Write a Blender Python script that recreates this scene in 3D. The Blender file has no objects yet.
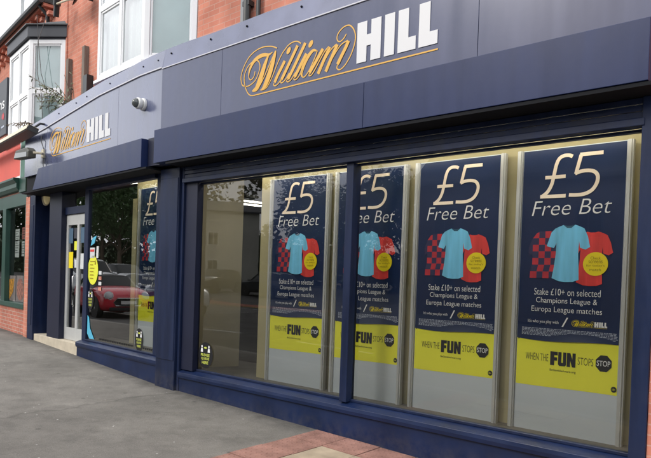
import bpy, bmesh, math, random
from mathutils import Vector, Matrix
random.seed(7)
R = math.radians
scene = bpy.context.scene
COL = scene.collection

# ------------------------------------------------------------------ frames
# three straight street fronts: u runs to the viewer's right, o into the building, z up
BX = -6.85
B1 = R(4.4)
B2 = R(8.3)
def F_main(u, o, z): return Vector((u, o, z))
def F_left(u, o, z):                      # u = -s, s measured leftwards from the corner
    s = -u
    return Vector((BX - math.cos(B1)*s + math.sin(B1)*o, math.sin(B1)*s + math.cos(B1)*o, z))
_s0 = F_left(-4.93, 0, 0)
def F_nb(u, o, z):
    s = -u
    return Vector((_s0.x - math.cos(B2)*s + math.sin(B2)*o, _s0.y + math.sin(B2)*s + math.cos(B2)*o, z))
def F_world(u, o, z): return Vector((u, o, z))

def gz(x):                                # the pavement falls to the right
    if x > -6.85: return max(.045 - .0235*(x + 6.85), -.4)
    return .045 + .040*(-6.85 - max(x, -12.0)) + min(max(-24 - x, 0)*.035, 1.2)

# ------------------------------------------------------------------ mesh builder
class MB:
    def __init__(s): s.v = []; s.f = []; s.m = []
    def add(s, pts, faces, mi=0):
        b = len(s.v); s.v += [Vector(p) for p in pts]
        for f in faces: s.f.append([b+i for i in f]); s.m.append(mi)
        return s
    def box(s, F, u0, u1, o0, o1, z0, z1, mi=0):
        p = [F(u, o, z) for z in (z0, z1) for o in (o0, o1) for u in (u0, u1)]
        return s.add(p, [(0,2,3,1),(4,5,7,6),(0,1,5,4),(2,6,7,3),(0,4,6,2),(1,3,7,5)], mi)
    def prism(s, F, pts, o0, o1, mi=0):   # pts (u,z) outline
        n = len(pts)
        p = [F(u, o0, z) for u, z in pts] + [F(u, o1, z) for u, z in pts]
        fs = [tuple(range(n)), tuple(range(2*n-1, n-1, -1))]
        for i in range(n):
            j = (i+1) % n; fs.append((i, i+n, j+n, j))
        return s.add(p, fs, mi)
    def plan(s, F, pts, z0, z1, mi=0):    # pts (u,o) outline, vertical prism
        n = len(pts)
        p = [F(u, o, z0) for u, o in pts] + [F(u, o, z1) for u, o in pts]
        fs = [tuple(range(n)), tuple(range(2*n-1, n-1, -1))]
        for i in range(n):
            j = (i+1) % n; fs.append((i, i+n, j+n, j))
        return s.add(p, fs, mi)
    def poly(s, F, pts, o, mi=0):
        return s.add([F(u, o, z) for u, z in pts], [tuple(range(len(pts)))], mi)
    def tube(s, pts, r, n=8, mi=0, caps=True):
        pts = [Vector(p) for p in pts]
        rs = r if isinstance(r, (list, tuple)) else [r]*len(pts)
        rings = []
        for i, p in enumerate(pts):
            d = (pts[min(i+1, len(pts)-1)] - pts[max(i-1, 0)]).normalized()
            a = d.cross(Vector((0, 0, 1)))
            if a.length < .05: a = d.cross(Vector((1, 0, 0)))
            a.normalize(); b = d.cross(a)
            rings.append([p + (a*math.cos(2*math.pi*k/n) + b*math.sin(2*math.pi*k/n))*rs[i] for k in range(n)])
        fs = []
        for i in range(len(pts)-1):
            for k in range(n):
                k2 = (k+1) % n
                fs.append((i*n+k, i*n+k2, (i+1)*n+k2, (i+1)*n+k))
        if caps:
            fs.append(tuple(range(n-1, -1, -1))); fs.append(tuple((len(pts)-1)*n + k for k in range(n)))
        return s.add([q for r_ in rings for q in r_], fs, mi)
    def lathe(s, c, axis, prof, n=24, mi=0):   # prof: (distance along axis, radius)
        c = Vector(c); d = Vector(axis).normalized()
        a = d.cross(Vector((0, 0, 1)))
        if a.length < .05: a = Vector((1, 0, 0))
        a.normalize(); b = d.cross(a)
        p = []; fs = []
        for h, r in prof:
            p += [c + d*h + (a*math.cos(2*math.pi*k/n) + b*math.sin(2*math.pi*k/n))*max(r, 1e-4) for k in range(n)]
        for i in range(len(prof)-1):
            for k in range(n):
                k2 = (k+1) % n; fs.append((i*n+k, i*n+k2, (i+1)*n+k2, (i+1)*n+k))
        fs.append(tuple(range(n-1, -1, -1))); fs.append(tuple((len(prof)-1)*n+k for k in range(n)))
        return s.add(p, fs, mi)
    def disc(s, F, cu, cz, ru, rz, o, n=36, mi=0, a0=0):
        return s.poly(F, [(cu + ru*math.cos(a0+2*math.pi*k/n), cz + rz*math.sin(a0+2*math.pi*k/n)) for k in range(n)], o, mi)
    def ribbon(s, F, pts, ws, o, mi=0):   # flat stroke of varying width in the (u,z) plane
        P = [Vector(p) for p in pts]; L = []; Rr = []
        for i, p in enumerate(P):
            d = (P[min(i+1, len(P)-1)] - P[max(i-1, 0)])
            if d.length < 1e-9: d = Vector((1, 0))
            d.normalize(); nn = Vector((-d.y, d.x)) * ws[i]*.5
            L.append(p+nn); Rr.append(p-nn)
        b = [F(q.x, o, q.y) for q in L] + [F(q.x, o, q.y) for q in Rr]
        n = len(P)
        return s.add(b, [(i, i+1, n+i+1, n+i) for i in range(n-1)], mi)
    def mesh(s, name, fix=True):
        me = bpy.data.meshes.new(name)
        me.from_pydata([tuple(v) for v in s.v], [], s.f)
        me.polygons.foreach_set('material_index', s.m)
        if fix:
            bm = bmesh.new(); bm.from_mesh(me)
            bmesh.ops.recalc_face_normals(bm, faces=bm.faces)
            bm.to_mesh(me); bm.free()
        me.update(); return me
    def build(s, name, mats, parent=None, smooth=False, bevel=0, fix=True, loc=None):
        me = s.mesh(name, fix)
        for m in (mats if isinstance(mats, (list, tuple)) else [mats]): me.materials.append(m)
        if smooth: me.polygons.foreach_set('use_smooth', [True]*len(me.polygons))
        o = bpy.data.objects.new(name, me); COL.objects.link(o)
        if parent is not None:
            o.parent = parent
            o.matrix_parent_inverse = Matrix.Identity(4)
        if bevel:
            b = o.modifiers.new('bevel', 'BEVEL'); b.width = bevel; b.segments = 2; b.limit_method = 'ANGLE'; b.angle_limit = R(40)
            if smooth is False: pass
        return o

def tag(o, label, cat, group=None):
    o['label'] = label; o['category'] = cat
    if group: o['group'] = group
    return o
def thing(name, label, cat, loc=(0, 0, 0), rz=0, group=None):
    o = bpy.data.objects.new(name, None); COL.objects.link(o)
    o.location = loc; o.rotation_euler = (0, 0, rz); o.empty_display_size = .2
    return tag(o, label, cat, group)
def struct(o): o['kind'] = 'structure'; return o

# ------------------------------------------------------------------ materials
def mat(name, color, rough=.5, spec=.5, metal=0, noise=None, bump=None, coat=0, emit=None, streak=None):
    m = bpy.data.materials.new(name); m.use_nodes = True
    nt = m.node_tree; b = nt.nodes['Principled BSDF']
    b.inputs['Base Color'].default_value = (*color, 1); b.inputs['Roughness'].default_value = rough
    b.inputs['Specular IOR Level'].default_value = spec; b.inputs['Metallic'].default_value = metal
    b.inputs['Coat Weight'].default_value = coat; b.inputs['Coat Roughness'].default_value = .12
    if emit:
        b.inputs['Emission Color'].default_value = (*emit[0], 1); b.inputs['Emission Strength'].default_value = emit[1]
    tc = nt.nodes.new('ShaderNodeTexCoord')
    if noise:                             # (scale, amount, roughness amount)
        n = nt.nodes.new('ShaderNodeTexNoise'); n.inputs['Scale'].default_value = noise[0]; n.inputs['Detail'].default_value = 6
        mp = nt.nodes.new('ShaderNodeMapping'); mp.inputs['Scale'].default_value = (4, 4, .45) if streak else (1, 1, 1)
        nt.links.new(tc.outputs['Object'], mp.inputs[0]); nt.links.new(mp.outputs[0], n.inputs[0])
        r = nt.nodes.new('ShaderNodeMapRange'); r.inputs[1].default_value = .25; r.inputs[2].default_value = .75
        r.inputs[3].default_value = 1-noise[1]; r.inputs[4].default_value = 1+noise[1]
        nt.links.new(n.outputs[0], r.inputs[0])
        mx = nt.nodes.new('ShaderNodeMix'); mx.data_type = 'RGBA'; mx.blend_type = 'MULTIPLY'; mx.inputs[0].default_value = 1
        mx.inputs[6].default_value = (*color, 1)
        nt.links.new(r.outputs[0], mx.inputs[7]); nt.links.new(mx.outputs[2], b.inputs['Base Color'])
        if len(noise) > 2:
            r2 = nt.nodes.new('ShaderNodeMapRange'); r2.inputs[1].default_value = .3; r2.inputs[2].default_value = .7
            r2.inputs[3].default_value = max(rough-noise[2], .02); r2.inputs[4].default_value = rough+noise[2]
            nt.links.new(n.outputs[0], r2.inputs[0]); nt.links.new(r2.outputs[0], b.inputs['Roughness'])
    if bump:
        n = nt.nodes.new('ShaderNodeTexNoise'); n.inputs['Scale'].default_value = bump[0]; n.inputs['Detail'].default_value = 4
        nt.links.new(tc.outputs['Object'], n.inputs[0])
        bp = nt.nodes.new('ShaderNodeBump'); bp.inputs['Strength'].default_value = bump[1]; bp.inputs['Distance'].default_value = bump[2] if len(bump) > 2 else .01
        nt.links.new(n.outputs[0], bp.inputs['Height']); nt.links.new(bp.outputs[0], b.inputs['Normal'])
    return m

def brick_mat(name, c1, c2, mortar, sx=1.0, off=(0, 0)):
    m = bpy.data.materials.new(name); m.use_nodes = True; nt = m.node_tree; b = nt.nodes['Principled BSDF']
    tc = nt.nodes.new('ShaderNodeTexCoord'); sp = nt.nodes.new('ShaderNodeSeparateXYZ'); nt.links.new(tc.outputs['Object'], sp.inputs[0])
    ad = nt.nodes.new('ShaderNodeMath'); ad.operation = 'ADD'; nt.links.new(sp.outputs[0], ad.inputs[0]); nt.links.new(sp.outputs[1], ad.inputs[1])
    cb = nt.nodes.new('ShaderNodeCombineXYZ'); nt.links.new(ad.outputs[0], cb.inputs[0]); nt.links.new(sp.outputs[2], cb.inputs[1])
    bt = nt.nodes.new('ShaderNodeTexBrick'); nt.links.new(cb.outputs[0], bt.inputs[0])
    bt.inputs['Color1'].default_value = (*c1, 1); bt.inputs['Color2'].default_value = (*c2, 1); bt.inputs['Mortar'].default_value = (*mortar, 1)
    bt.inputs['Scale'].default_value = 1; bt.inputs['Brick Width'].default_value = .225; bt.inputs['Row Height'].default_value = .075
    bt.inputs['Mortar Size'].default_value = .006; bt.inputs['Bias'].default_value = -.1
    n = nt.nodes.new('ShaderNodeTexNoise'); n.inputs['Scale'].default_value = 2.2; n.inputs['Detail'].default_value = 8
    nt.links.new(tc.outputs['Object'], n.inputs[0])
    r = nt.nodes.new('ShaderNodeMapRange'); r.inputs[1].default_value = .25; r.inputs[2].default_value = .75; r.inputs[3].default_value = .72; r.inputs[4].default_value = 1.22
    nt.links.new(n.outputs[0], r.inputs[0])
    mx = nt.nodes.new('ShaderNodeMix'); mx.data_type = 'RGBA'; mx.blend_type = 'MULTIPLY'; mx.inputs[0].default_value = 1
    nt.links.new(bt.outputs[0], mx.inputs[6]); nt.links.new(r.outputs[0], mx.inputs[7]); nt.links.new(mx.outputs[2], b.inputs['Base Color'])
    b.inputs['Roughness'].default_value = .9; b.inputs['Specular IOR Level'].default_value = .25
    bp = nt.nodes.new('ShaderNodeBump'); bp.inputs['Strength'].default_value = .5; bp.inputs['Distance'].default_value = .006; bp.invert = True
    nt.links.new(bt.outputs['Fac'], bp.inputs['Height']); nt.links.new(bp.outputs[0], b.inputs['Normal'])
    return m

def glass_mat(name, tint=(.93, .96, .95), boost=1.0, rough=.0):
    m = bpy.data.materials.new(name); m.use_nodes = True; nt = m.node_tree
    nt.nodes.remove(nt.nodes['Principled BSDF']); out = nt.nodes['Material Output']
    fr = nt.nodes.new('ShaderNodeFresnel'); fr.inputs['IOR'].default_value = 1.5
    mu = nt.nodes.new('ShaderNodeMath'); mu.operation = 'MULTIPLY'; mu.inputs[1].default_value = boost; mu.use_clamp = True
    nt.links.new(fr.outputs[0], mu.inputs[0])
    t = nt.nodes.new('ShaderNodeBsdfTransparent'); t.inputs[0].default_value = (*tint, 1)
    g = nt.nodes.new('ShaderNodeBsdfGlossy'); g.inputs['Roughness'].default_value = rough; g.inputs[0].default_value = (1, 1, 1, 1)
    mx = nt.nodes.new('ShaderNodeMixShader')
    nt.links.new(mu.outputs[0], mx.inputs[0]); nt.links.new(t.outputs[0], mx.inputs[1]); nt.links.new(g.outputs[0], mx.inputs[2])
    nt.links.new(mx.outputs[0], out.inputs[0])
    return m

M = {}
M['navy'] = mat('navy_paint', (.007, .015, .048), .40, .28, noise=(2.6, .30, .07), bump=(6, .03, .004), streak=True)
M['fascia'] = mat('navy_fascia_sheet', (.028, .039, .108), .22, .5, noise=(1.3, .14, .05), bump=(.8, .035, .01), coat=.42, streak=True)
M['fascia_painted_sheen'] = mat('navy_fascia_painted_sheen', (.085, .10, .185), .24, .6, noise=(1.3, .2, .06), bump=(.8, .035, .01), coat=.8, streak=True)  # left fascia copy: brighter sky reflection put into a paler colour
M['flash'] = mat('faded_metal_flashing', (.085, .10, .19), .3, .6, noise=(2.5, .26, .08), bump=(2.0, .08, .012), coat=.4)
M['awning'] = mat('navy_awning', (.012, .023, .082), .33, .32, noise=(2.2, .14, .05), bump=(.7, .02, .01), streak=True)
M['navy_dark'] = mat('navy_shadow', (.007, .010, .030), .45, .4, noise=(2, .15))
M['riser'] = mat('navy_riser', (.006, .016, .058), .40, .30, noise=(2.6, .30, .07), bump=(9, .05, .004))
def dusty(m, z0, z1, col=(.13, .115, .095), amt=.75):
    nt = m.node_tree; b = nt.nodes['Principled BSDF']; src = b.inputs['Base Color'].links[0].from_socket
    tc = nt.nodes.new('ShaderNodeTexCoord'); sp = nt.nodes.new('ShaderNodeSeparateXYZ'); nt.links.new(tc.outputs['Object'], sp.inputs[0])
    n = nt.nodes.new('ShaderNodeTexNoise'); n.inputs['Scale'].default_value = 9; n.inputs['Detail'].default_value = 8; n.inputs['Roughness'].default_value = .7; nt.links.new(tc.outputs['Object'], n.inputs[0])
    r = nt.nodes.new('ShaderNodeMapRange'); r.inputs[1].default_value = z0; r.inputs[2].default_value = z1; r.inputs[3].default_value = amt; r.inputs[4].default_value = .04; nt.links.new(sp.outputs[2], r.inputs[0])
    r2 = nt.nodes.new('ShaderNodeMapRange'); r2.inputs[1].default_value = .35; r2.inputs[2].default_value = .7; r2.inputs[3].default_value = 0; r2.inputs[4].default_value = 1; nt.links.new(n.outputs[0], r2.inputs[0])
    mu = nt.nodes.new('ShaderNodeMath'); mu.operation = 'MULTIPLY'; nt.links.new(r.outputs[0], mu.inputs[0]); nt.links.new(r2.outputs[0], mu.inputs[1])
    mx = nt.nodes.new('ShaderNodeMix'); mx.data_type = 'RGBA'; nt.links.new(mu.outputs[0], mx.inputs[0]); nt.links.new(src, mx.inputs[6]); mx.inputs[7].default_value = (*col, 1)
    nt.links.new(mx.outputs[2], b.inputs['Base Color'])
dusty(M['riser'], -.12, .16, amt=.42); dusty(M['navy'], .0, .30, amt=.4)
dusty(M['fascia'], 4.6, 3.5, (.15, .15, .19), .10); dusty(M['awning'], 4.2, 2.9, (.12, .12, .15), .07)
M['black'] = mat('soffit_black', (.006, .007, .010), .7, .2)
M['brick'] = brick_mat('red_brick', (.60, .24, .165), (.52, .195, .135), (.56, .31, .24))
M['brick2'] = brick_mat('riser_brick', (.46, .17, .12), (.40, .14, .10), (.45, .36, .30))
M['upvc'] = mat('white_upvc', (.80, .81, .82), .3, .5, noise=(3, .03))
M['curtain'] = mat('net_curtain', (.86, .88, .88), .9, .2, noise=(5, .04))
M['blind'] = mat('pale_blind', (.80, .90, .90), .9, .2, noise=(2.5, .08))
M['bead'] = mat('pale_edge_bead', (.55, .55, .60), .35, .5)
M['lamp_warm'] = mat('warm_lit_tube', (.9, .8, .6), .5, .2, emit=((1, .92, .76), 26.0))
M['lamp_cool'] = mat('cool_lit_tube', (.9, .9, .9), .5, .2, emit=((1, .96, .90), 16.0))
M['room'] = mat('pale_room', (.50, .58, .57), .9, .2, noise=(1.5, .1))
M['gold'] = mat('gold_lettering', (.72, .40, .065), .42, .4)
M['white'] = mat('white_lettering', (.70, .70, .71), .5, .4)
M['yellow_wall'] = mat('olive_yellow_board', (.41, .365, .205), .7, .3, noise=(2, .07))
M['sill'] = mat('grey_sill_board', (.16, .155, .14), .6, .3, noise=(4, .18))
M['board'] = mat('pale_grey_board', (.56, .61, .65), .5, .4, noise=(1.5, .05))
M['alu'] = mat('aluminium_rail', (.50, .51, .50), .38, .5, metal=.1, noise=(3, .05))
M['poster'] = mat('navy_poster', (.009, .022, .072), .30, .4, noise=(1.4, .22), bump=(3.0, .12, .004))
M['banner'] = mat('yellow_banner', (.88, .86, .045), .4, .4, noise=(2, .04), bump=(2.6, .10, .004))
M['ink'] = mat('black_ink', (.012, .012, .014), .5, .3)
M['price'] = mat('cream_print', (.90, .77, .62), .5, .3)
M['print_white'] = mat('white_print', (.80, .80, .80), .5, .3)
M['sky_shirt'] = mat('sky_blue_print', (.17, .53, .78), .5, .3, noise=(3, .34), streak=True)
M['red_shirt'] = mat('red_print', (.68, .05, .045), .5, .3, noise=(3, .32), streak=True)
M['check_red'] = mat('check_red_print', (.46, .03, .045), .5, .3, noise=(9, .22))
M['check_blue'] = mat('check_dark_print', (.03, .03, .085), .5, .3)
M['collar'] = mat('shirt_collar_print', (.03, .10, .16), .5, .3)
M['disc'] = mat('yellow_disc_print', (.85, .68, .012), .5, .3)
M['disc_ink'] = mat('olive_disc_ink', (.35, .25, .01), .5, .3)
M['glass'] = glass_mat('shop_glass', (.97, .985, .98), 1.45)
M['glass_nb'] = glass_mat('takeaway_glass', (.88, .92, .90), 1.0)
M['glass_left'] = glass_mat('shop_glass_left', (.94, .97, .96), 2.05)
M['upper_glass'] = glass_mat('upper_window_glass', (.90, .95, .94), 3.0)
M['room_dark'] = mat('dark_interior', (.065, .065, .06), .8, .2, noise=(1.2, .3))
M['ceiling_in'] = mat('interior_ceiling', (.26, .26, .24), .8, .2)
M['lamp_on'] = mat('lit_tube', (.9, .9, .85), .5, .2, emit=((1, .93, .78), 8.0))
M['step'] = mat('cream_stone', (.52, .46, .36), .85, .2, noise=(7, .14), bump=(40, .2, .005))
M['green'] = mat('bottle_green_paint', (.014, .058, .042), .4, .5, noise=(3, .15))
M['green_pale'] = mat('weathered_green', (.10, .20, .16), .6, .3, noise=(4, .15))
M['red_sign'] = mat('coral_red_sign', (.72, .10, .065), .5, .35, noise=(1.5, .10))
M['dark_grey'] = mat('charcoal_sign', (.045, .05, .062), .5, .4, noise=(2, .1))
M['slate'] = mat('slate_roof', (.10, .105, .115), .7, .3, noise=(6, .3))
M['lead'] = mat('roof_lead', (.07, .076, .082), .5, .4, noise=(5, .25))
M['timber_old'] = mat('weathered_timber', (.20, .16, .135), .85, .2, noise=(6, .35), streak=True)
M['pipe'] = mat('black_downpipe', (.022, .024, .026), .4, .5)
M['pipe_grey'] = mat('grey_downpipe', (.26, .27, .28), .5, .4)
M['flood'] = mat('floodlight_casing', (.075, .075, .062), .45, .4, noise=(8, .3))
M['cream'] = mat('cream_plastic', (.62, .56, .42), .5, .4)
M['white_plastic'] = mat('white_plastic', (.74, .74, .72), .35, .5)
M['dome'] = mat('smoked_dome', (.09, .10, .10), .08, .6)
M['lamp_cover'] = mat('oval_lamp_cover', (.72, .62, .36), .35, .4, emit=((1, .8, .4), .12))
M['leaf'] = mat('buddleia_leaf', (.16, .19, .12), .6, .3, noise=(9, .4))
M['stem'] = mat('dry_stem', (.16, .12, .085), .85, .2)
M['cable'] = mat('grey_cable', (.12, .12, .12), .6, .3)
M['blue_sticker'] = mat('bright_blue_vinyl', (.10, .46, .66), .4, .4, noise=(4, .1))
M['yellow_sticker'] = mat('lime_yellow_vinyl', (.78, .80, .06), .4, .4)
M['lime_ink'] = mat('lime_print', (.62, .68, .12), .5, .3)
M['paper'] = mat('paper_white', (.62, .64, .64), .6, .3)
M['paper_blue'] = mat('paper_blue_grey', (.07, .13, .20), .6, .3)
M['paper_dark'] = mat('paper_dark', (.05, .055, .07), .6, .3)
M['fine_ink'] = mat('fine_print', (.42, .46, .55), .6, .3)
M['machine'] = mat('machine_case', (.012, .012, .014), .4, .4)
M['food'] = mat('food_print', (.78, .42, .08), .5, .3, noise=(22, .7))
M['food2'] = mat('meat_print', (.58, .24, .17), .5, .3, noise=(20, .7))
M['rubber'] = mat('tyre_rubber', (.014, .014, .015), .8, .2)
M['rim'] = mat('alloy_rim', (.45, .46, .47), .35, .5, metal=.7)
M['carglass'] = mat('car_glass', (.010, .013, .015), .12, .25)
M['chrome'] = mat('chrome_trim', (.6, .6, .6), .15, .5, metal=.9)
M['headlight'] = mat('headlight_lens', (.6, .63, .65), .1, .6)
M['trim'] = mat('black_trim', (.014, .014, .016), .5, .4)
M['plate'] = mat('number_plate', (.72, .72, .70), .4, .4)
def paint(name, c): return mat(name, c, .22, .5, coat=.8, noise=(1.5, .05))
M['mini_red'] = paint('red_car_paint', (.62, .012, .04))
M['car_white'] = paint('white_car_paint', (.66, .68, .70))
M['car_dark'] = paint('dark_car_paint', (.03, .035, .04))
M['car_blue'] = paint('blue_car_paint', (.03, .05, .09))
M['bark'] = mat('tree_bark', (.10, .075, .055), .9, .2, noise=(5, .35), bump=(14, .5, .03))
M['foliage'] = mat('tree_foliage', (.055, .10, .036), .7, .25, noise=(.7, .45))
M['foliage2'] = mat('dark_tree_foliage', (.042, .076, .034), .7, .25, noise=(.7, .45))
M['render_white'] = mat('white_render', (.50, .49, .44), .8, .2, noise=(1, .08))
M['far_brick'] = brick_mat('far_brick', (.10, .078, .07), (.085, .068, .062), (.12, .11, .10))
M['far_roof'] = mat('far_slate', (.09, .09, .10), .7, .3, noise=(2, .2))
M['line_white'] = mat('road_paint_white', (.62, .62, .60), .7, .2, noise=(12, .2))
M['line_yellow'] = mat('road_paint_yellow', (.60, .42, .05), .7, .2, noise=(12, .2))
M['kerb'] = mat('kerb_stone', (.30, .29, .27), .85, .2, noise=(6, .15))
M['red_paving'] = mat('red_block_paving', (.34, .13, .09), .8, .2, noise=(4, .2))

def pavement_mat():
    m = bpy.data.materials.new('worn_asphalt_pavement'); m.use_nodes = True; nt = m.node_tree; b = nt.nodes['Principled BSDF']
    N = nt.nodes.new; Lk = nt.links.new
    geo = N('ShaderNodeTexCoord')
    def noise(scale, det=6, rough=.6):
        n = N('ShaderNodeTexNoise'); n.inputs['Scale'].default_value = scale; n.inputs['Detail'].default_value = det; n.inputs['Roughness'].default_value = rough
        Lk(geo.outputs['Object'], n.inputs[0]); return n.outputs[0]
    def rng(src, a, c, d, e):
        r = N('ShaderNodeMapRange'); r.inputs[1].default_value = a; r.inputs[2].default_value = c; r.inputs[3].default_value = d; r.inputs[4].default_value = e
        Lk(src, r.inputs[0]); return r.outputs[0]
    def mul(a, c):
        x = N('ShaderNodeMath'); x.operation = 'MULTIPLY'; Lk(a, x.inputs[0])
        if isinstance(c, float): x.inputs[1].default_value = c
        else: Lk(c, x.inputs[1])
        return x.outputs[0]
    sp = N('ShaderNodeSeparateXYZ'); Lk(geo.outputs['Object'], sp.inputs[0])
    # an old reinstatement joint across the pavement near X=-6.4, a touch lighter beyond it
    wob = rng(noise(2.2, 3), .3, .7, -.12, .12)
    ad = N('ShaderNodeMath'); ad.operation = 'ADD'; Lk(sp.outputs[0], ad.inputs[0]); Lk(wob, ad.inputs[1])
    beyond = rng(ad.outputs[0], -6.43, -6.39, 1.15, .97)
    c1 = N('ShaderNodeMath'); c1.operation = 'ADD'; c1.inputs[1].default_value = 6.40; Lk(ad.outputs[0], c1.inputs[0])
    c2 = N('ShaderNodeMath'); c2.operation = 'ABSOLUTE'; Lk(c1.outputs[0], c2.inputs[0])
    joint = rng(c2.outputs[0], .004, .05, .84, 1.0)
    # dirt line and painted contact shading along the shop base
    ol = N('ShaderNodeVectorMath'); ol.operation = 'DOT_PRODUCT'; Lk(geo.outputs['Object'], ol.inputs[0]); ol.inputs[1].default_value = (math.sin(B1), math.cos(B1), 0)
    ol2 = N('ShaderNodeMath'); ol2.operation = 'ADD'; ol2.inputs[1].default_value = -BX*math.sin(B1); Lk(ol.outputs['Value'], ol2.inputs[0])
    mn = N('ShaderNodeMath'); mn.operation = 'MINIMUM'; Lk(ol2.outputs[0], mn.inputs[0]); Lk(sp.outputs[1], mn.inputs[1])
    jag = N('ShaderNodeMath'); jag.operation = 'ADD'; Lk(mn.outputs[0], jag.inputs[0]); Lk(rng(noise(7, 5, .7), .3, .7, -.09, .09), jag.inputs[1])
    base = rng(jag.outputs[0], -.26, -.03, 1.0, .62)
    v = mul(rng(noise(.9), .3, .7, .80, 1.18), rng(noise(6, 8, .7), .3, .7, .86, 1.13))
    v = mul(v, rng(noise(2.7, 4, .6), .52, .66, 1.0, .84))
    v = mul(v, rng(noise(120, 3, .7), .3, .7, .70, 1.30)); v = mul(v, beyond); v = mul(v, joint); v = mul(v, base)
    vo = N('ShaderNodeTexVoronoi'); vo.inputs['Scale'].default_value = 7; Lk(geo.outputs['Object'], vo.inputs[0])
    speck = rng(vo.outputs['Distance'], .05, .075, 1.0, 0.0)
    gate = rng(noise(3.3, 2), .50, .54, 0., 1.)
    speck = mul(speck, gate)
    vo2 = N('ShaderNodeTexVoronoi'); vo2.inputs['Scale'].default_value = 3.1; Lk(geo.outputs['Object'], vo2.inputs[0])
    gum = rng(vo2.outputs['Distance'], .07, .10, .68, 1.0); v = mul(v, gum)
    mx = N('ShaderNodeMix'); mx.data_type = 'RGBA'; mx.blend_type = 'MULTIPLY'; mx.inputs[0].default_value = 1
    mx.inputs[6].default_value = (.172, .161, .144, 1); Lk(v, mx.inputs[7])
    m2 = N('ShaderNodeMix'); m2.data_type = 'RGBA'; Lk(mul(speck, .8), m2.inputs[0]); Lk(mx.outputs[2], m2.inputs[6]); m2.inputs[7].default_value = (.5, .49, .46, 1)
    Lk(m2.outputs[2], b.inputs['Base Color'])
    b.inputs['Roughness'].default_value = .88; b.inputs['Specular IOR Level'].default_value = .3
    bp = N('ShaderNodeBump'); bp.inputs['Strength'].default_value = .55; bp.inputs['Distance'].default_value = .006
    Lk(noise(150, 3, .7), bp.inputs['Height'])
    bp2 = N('ShaderNodeBump'); bp2.inputs['Strength'].default_value = .4; bp2.inputs['Distance'].default_value = .03
    Lk(noise(1.6, 4), bp2.inputs['Height']); Lk(bp.outputs[0], bp2.inputs['Normal']); Lk(bp2.outputs[0], b.inputs['Normal'])
    return m
M['pavement'] = pavement_mat()
M['road'] = mat('road_asphalt', (.075, .074, .072), .85, .3, noise=(1.2, .18), bump=(120, .4, .006))
M['tactile'] = mat('red_tactile_slab', (.285, .155, .125), .85, .2, noise=(5, .34), bump=(60, .3, .004))
M['buff'] = mat('buff_slab', (.36, .29, .21), .85, .2, noise=(5, .30), bump=(60, .3, .004))

# ------------------------------------------------------------------ text helpers
_font_cache = {}
def glyphs(body, shear=0.0, fat=0.0, spacing=1.0):
    key = (body, shear, fat, spacing)
    if key in _font_cache: return _font_cache[key]
    cu = bpy.data.curves.new('t', 'FONT'); cu.body = body; cu.size = 1; cu.shear = shear; cu.offset = fat; cu.resolution_u = 4
    cu.space_character = spacing; cu.align_x = 'LEFT'
    ob = bpy.data.objects.new('t', cu); COL.objects.link(ob)
    bpy.context.view_layer.update()
    dg = bpy.context.evaluated_depsgraph_get()
    me = bpy.data.meshes.new_from_object(ob.evaluated_get(dg))
    v = [(p.co.x, p.co.y) for p in me.vertices]; f = [tuple(p.vertices) for p in me.polygons]
    bpy.data.objects.remove(ob); bpy.data.meshes.remove(me); bpy.data.curves.remove(cu)
    _font_cache[key] = (v, f); return v, f
def put_text(mb, F, body, u0, u1, z0, z1, o, mi=0, shear=0.0, fat=0.0, spacing=1.0):
    """the lettering fills the rectangle u0..u1 x z0..z1"""
    v, f = glyphs(body, shear, fat, spacing)
    xs = [p[0] for p in v]; ys = [p[1] for p in v]
    ax, bx, ay, by = min(xs), max(xs), min(ys), max(ys)
    mb.add([F(u0 + (x-ax)/(bx-ax)*(u1-u0), o, z0 + (y-ay)/(by-ay)*(z1-z0)) for x, y in v], f, mi)
def smooth_pts(pts, k=5):
    out = []; P = [Vector(p) for p in pts]
    if len(P) < 3:
        return [tuple(P[0].lerp(P[1], i/k)) for i in range(k+1)]
    for i in range(len(P)-1):
        p0 = P[max(i-1, 0)]; p1 = P[i]; p2 = P[i+1]; p3 = P[min(i+2, len(P)-1)]
        for j in range(k):
            t = j/k
            out.append(tuple(.5*((2*p1) + (p2-p0)*t + (2*p0-5*p1+4*p2-p3)*t*t + (3*p1-p0-3*p2+p3)*t**3)))
    out.append(tuple(P[-1])); return out

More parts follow.
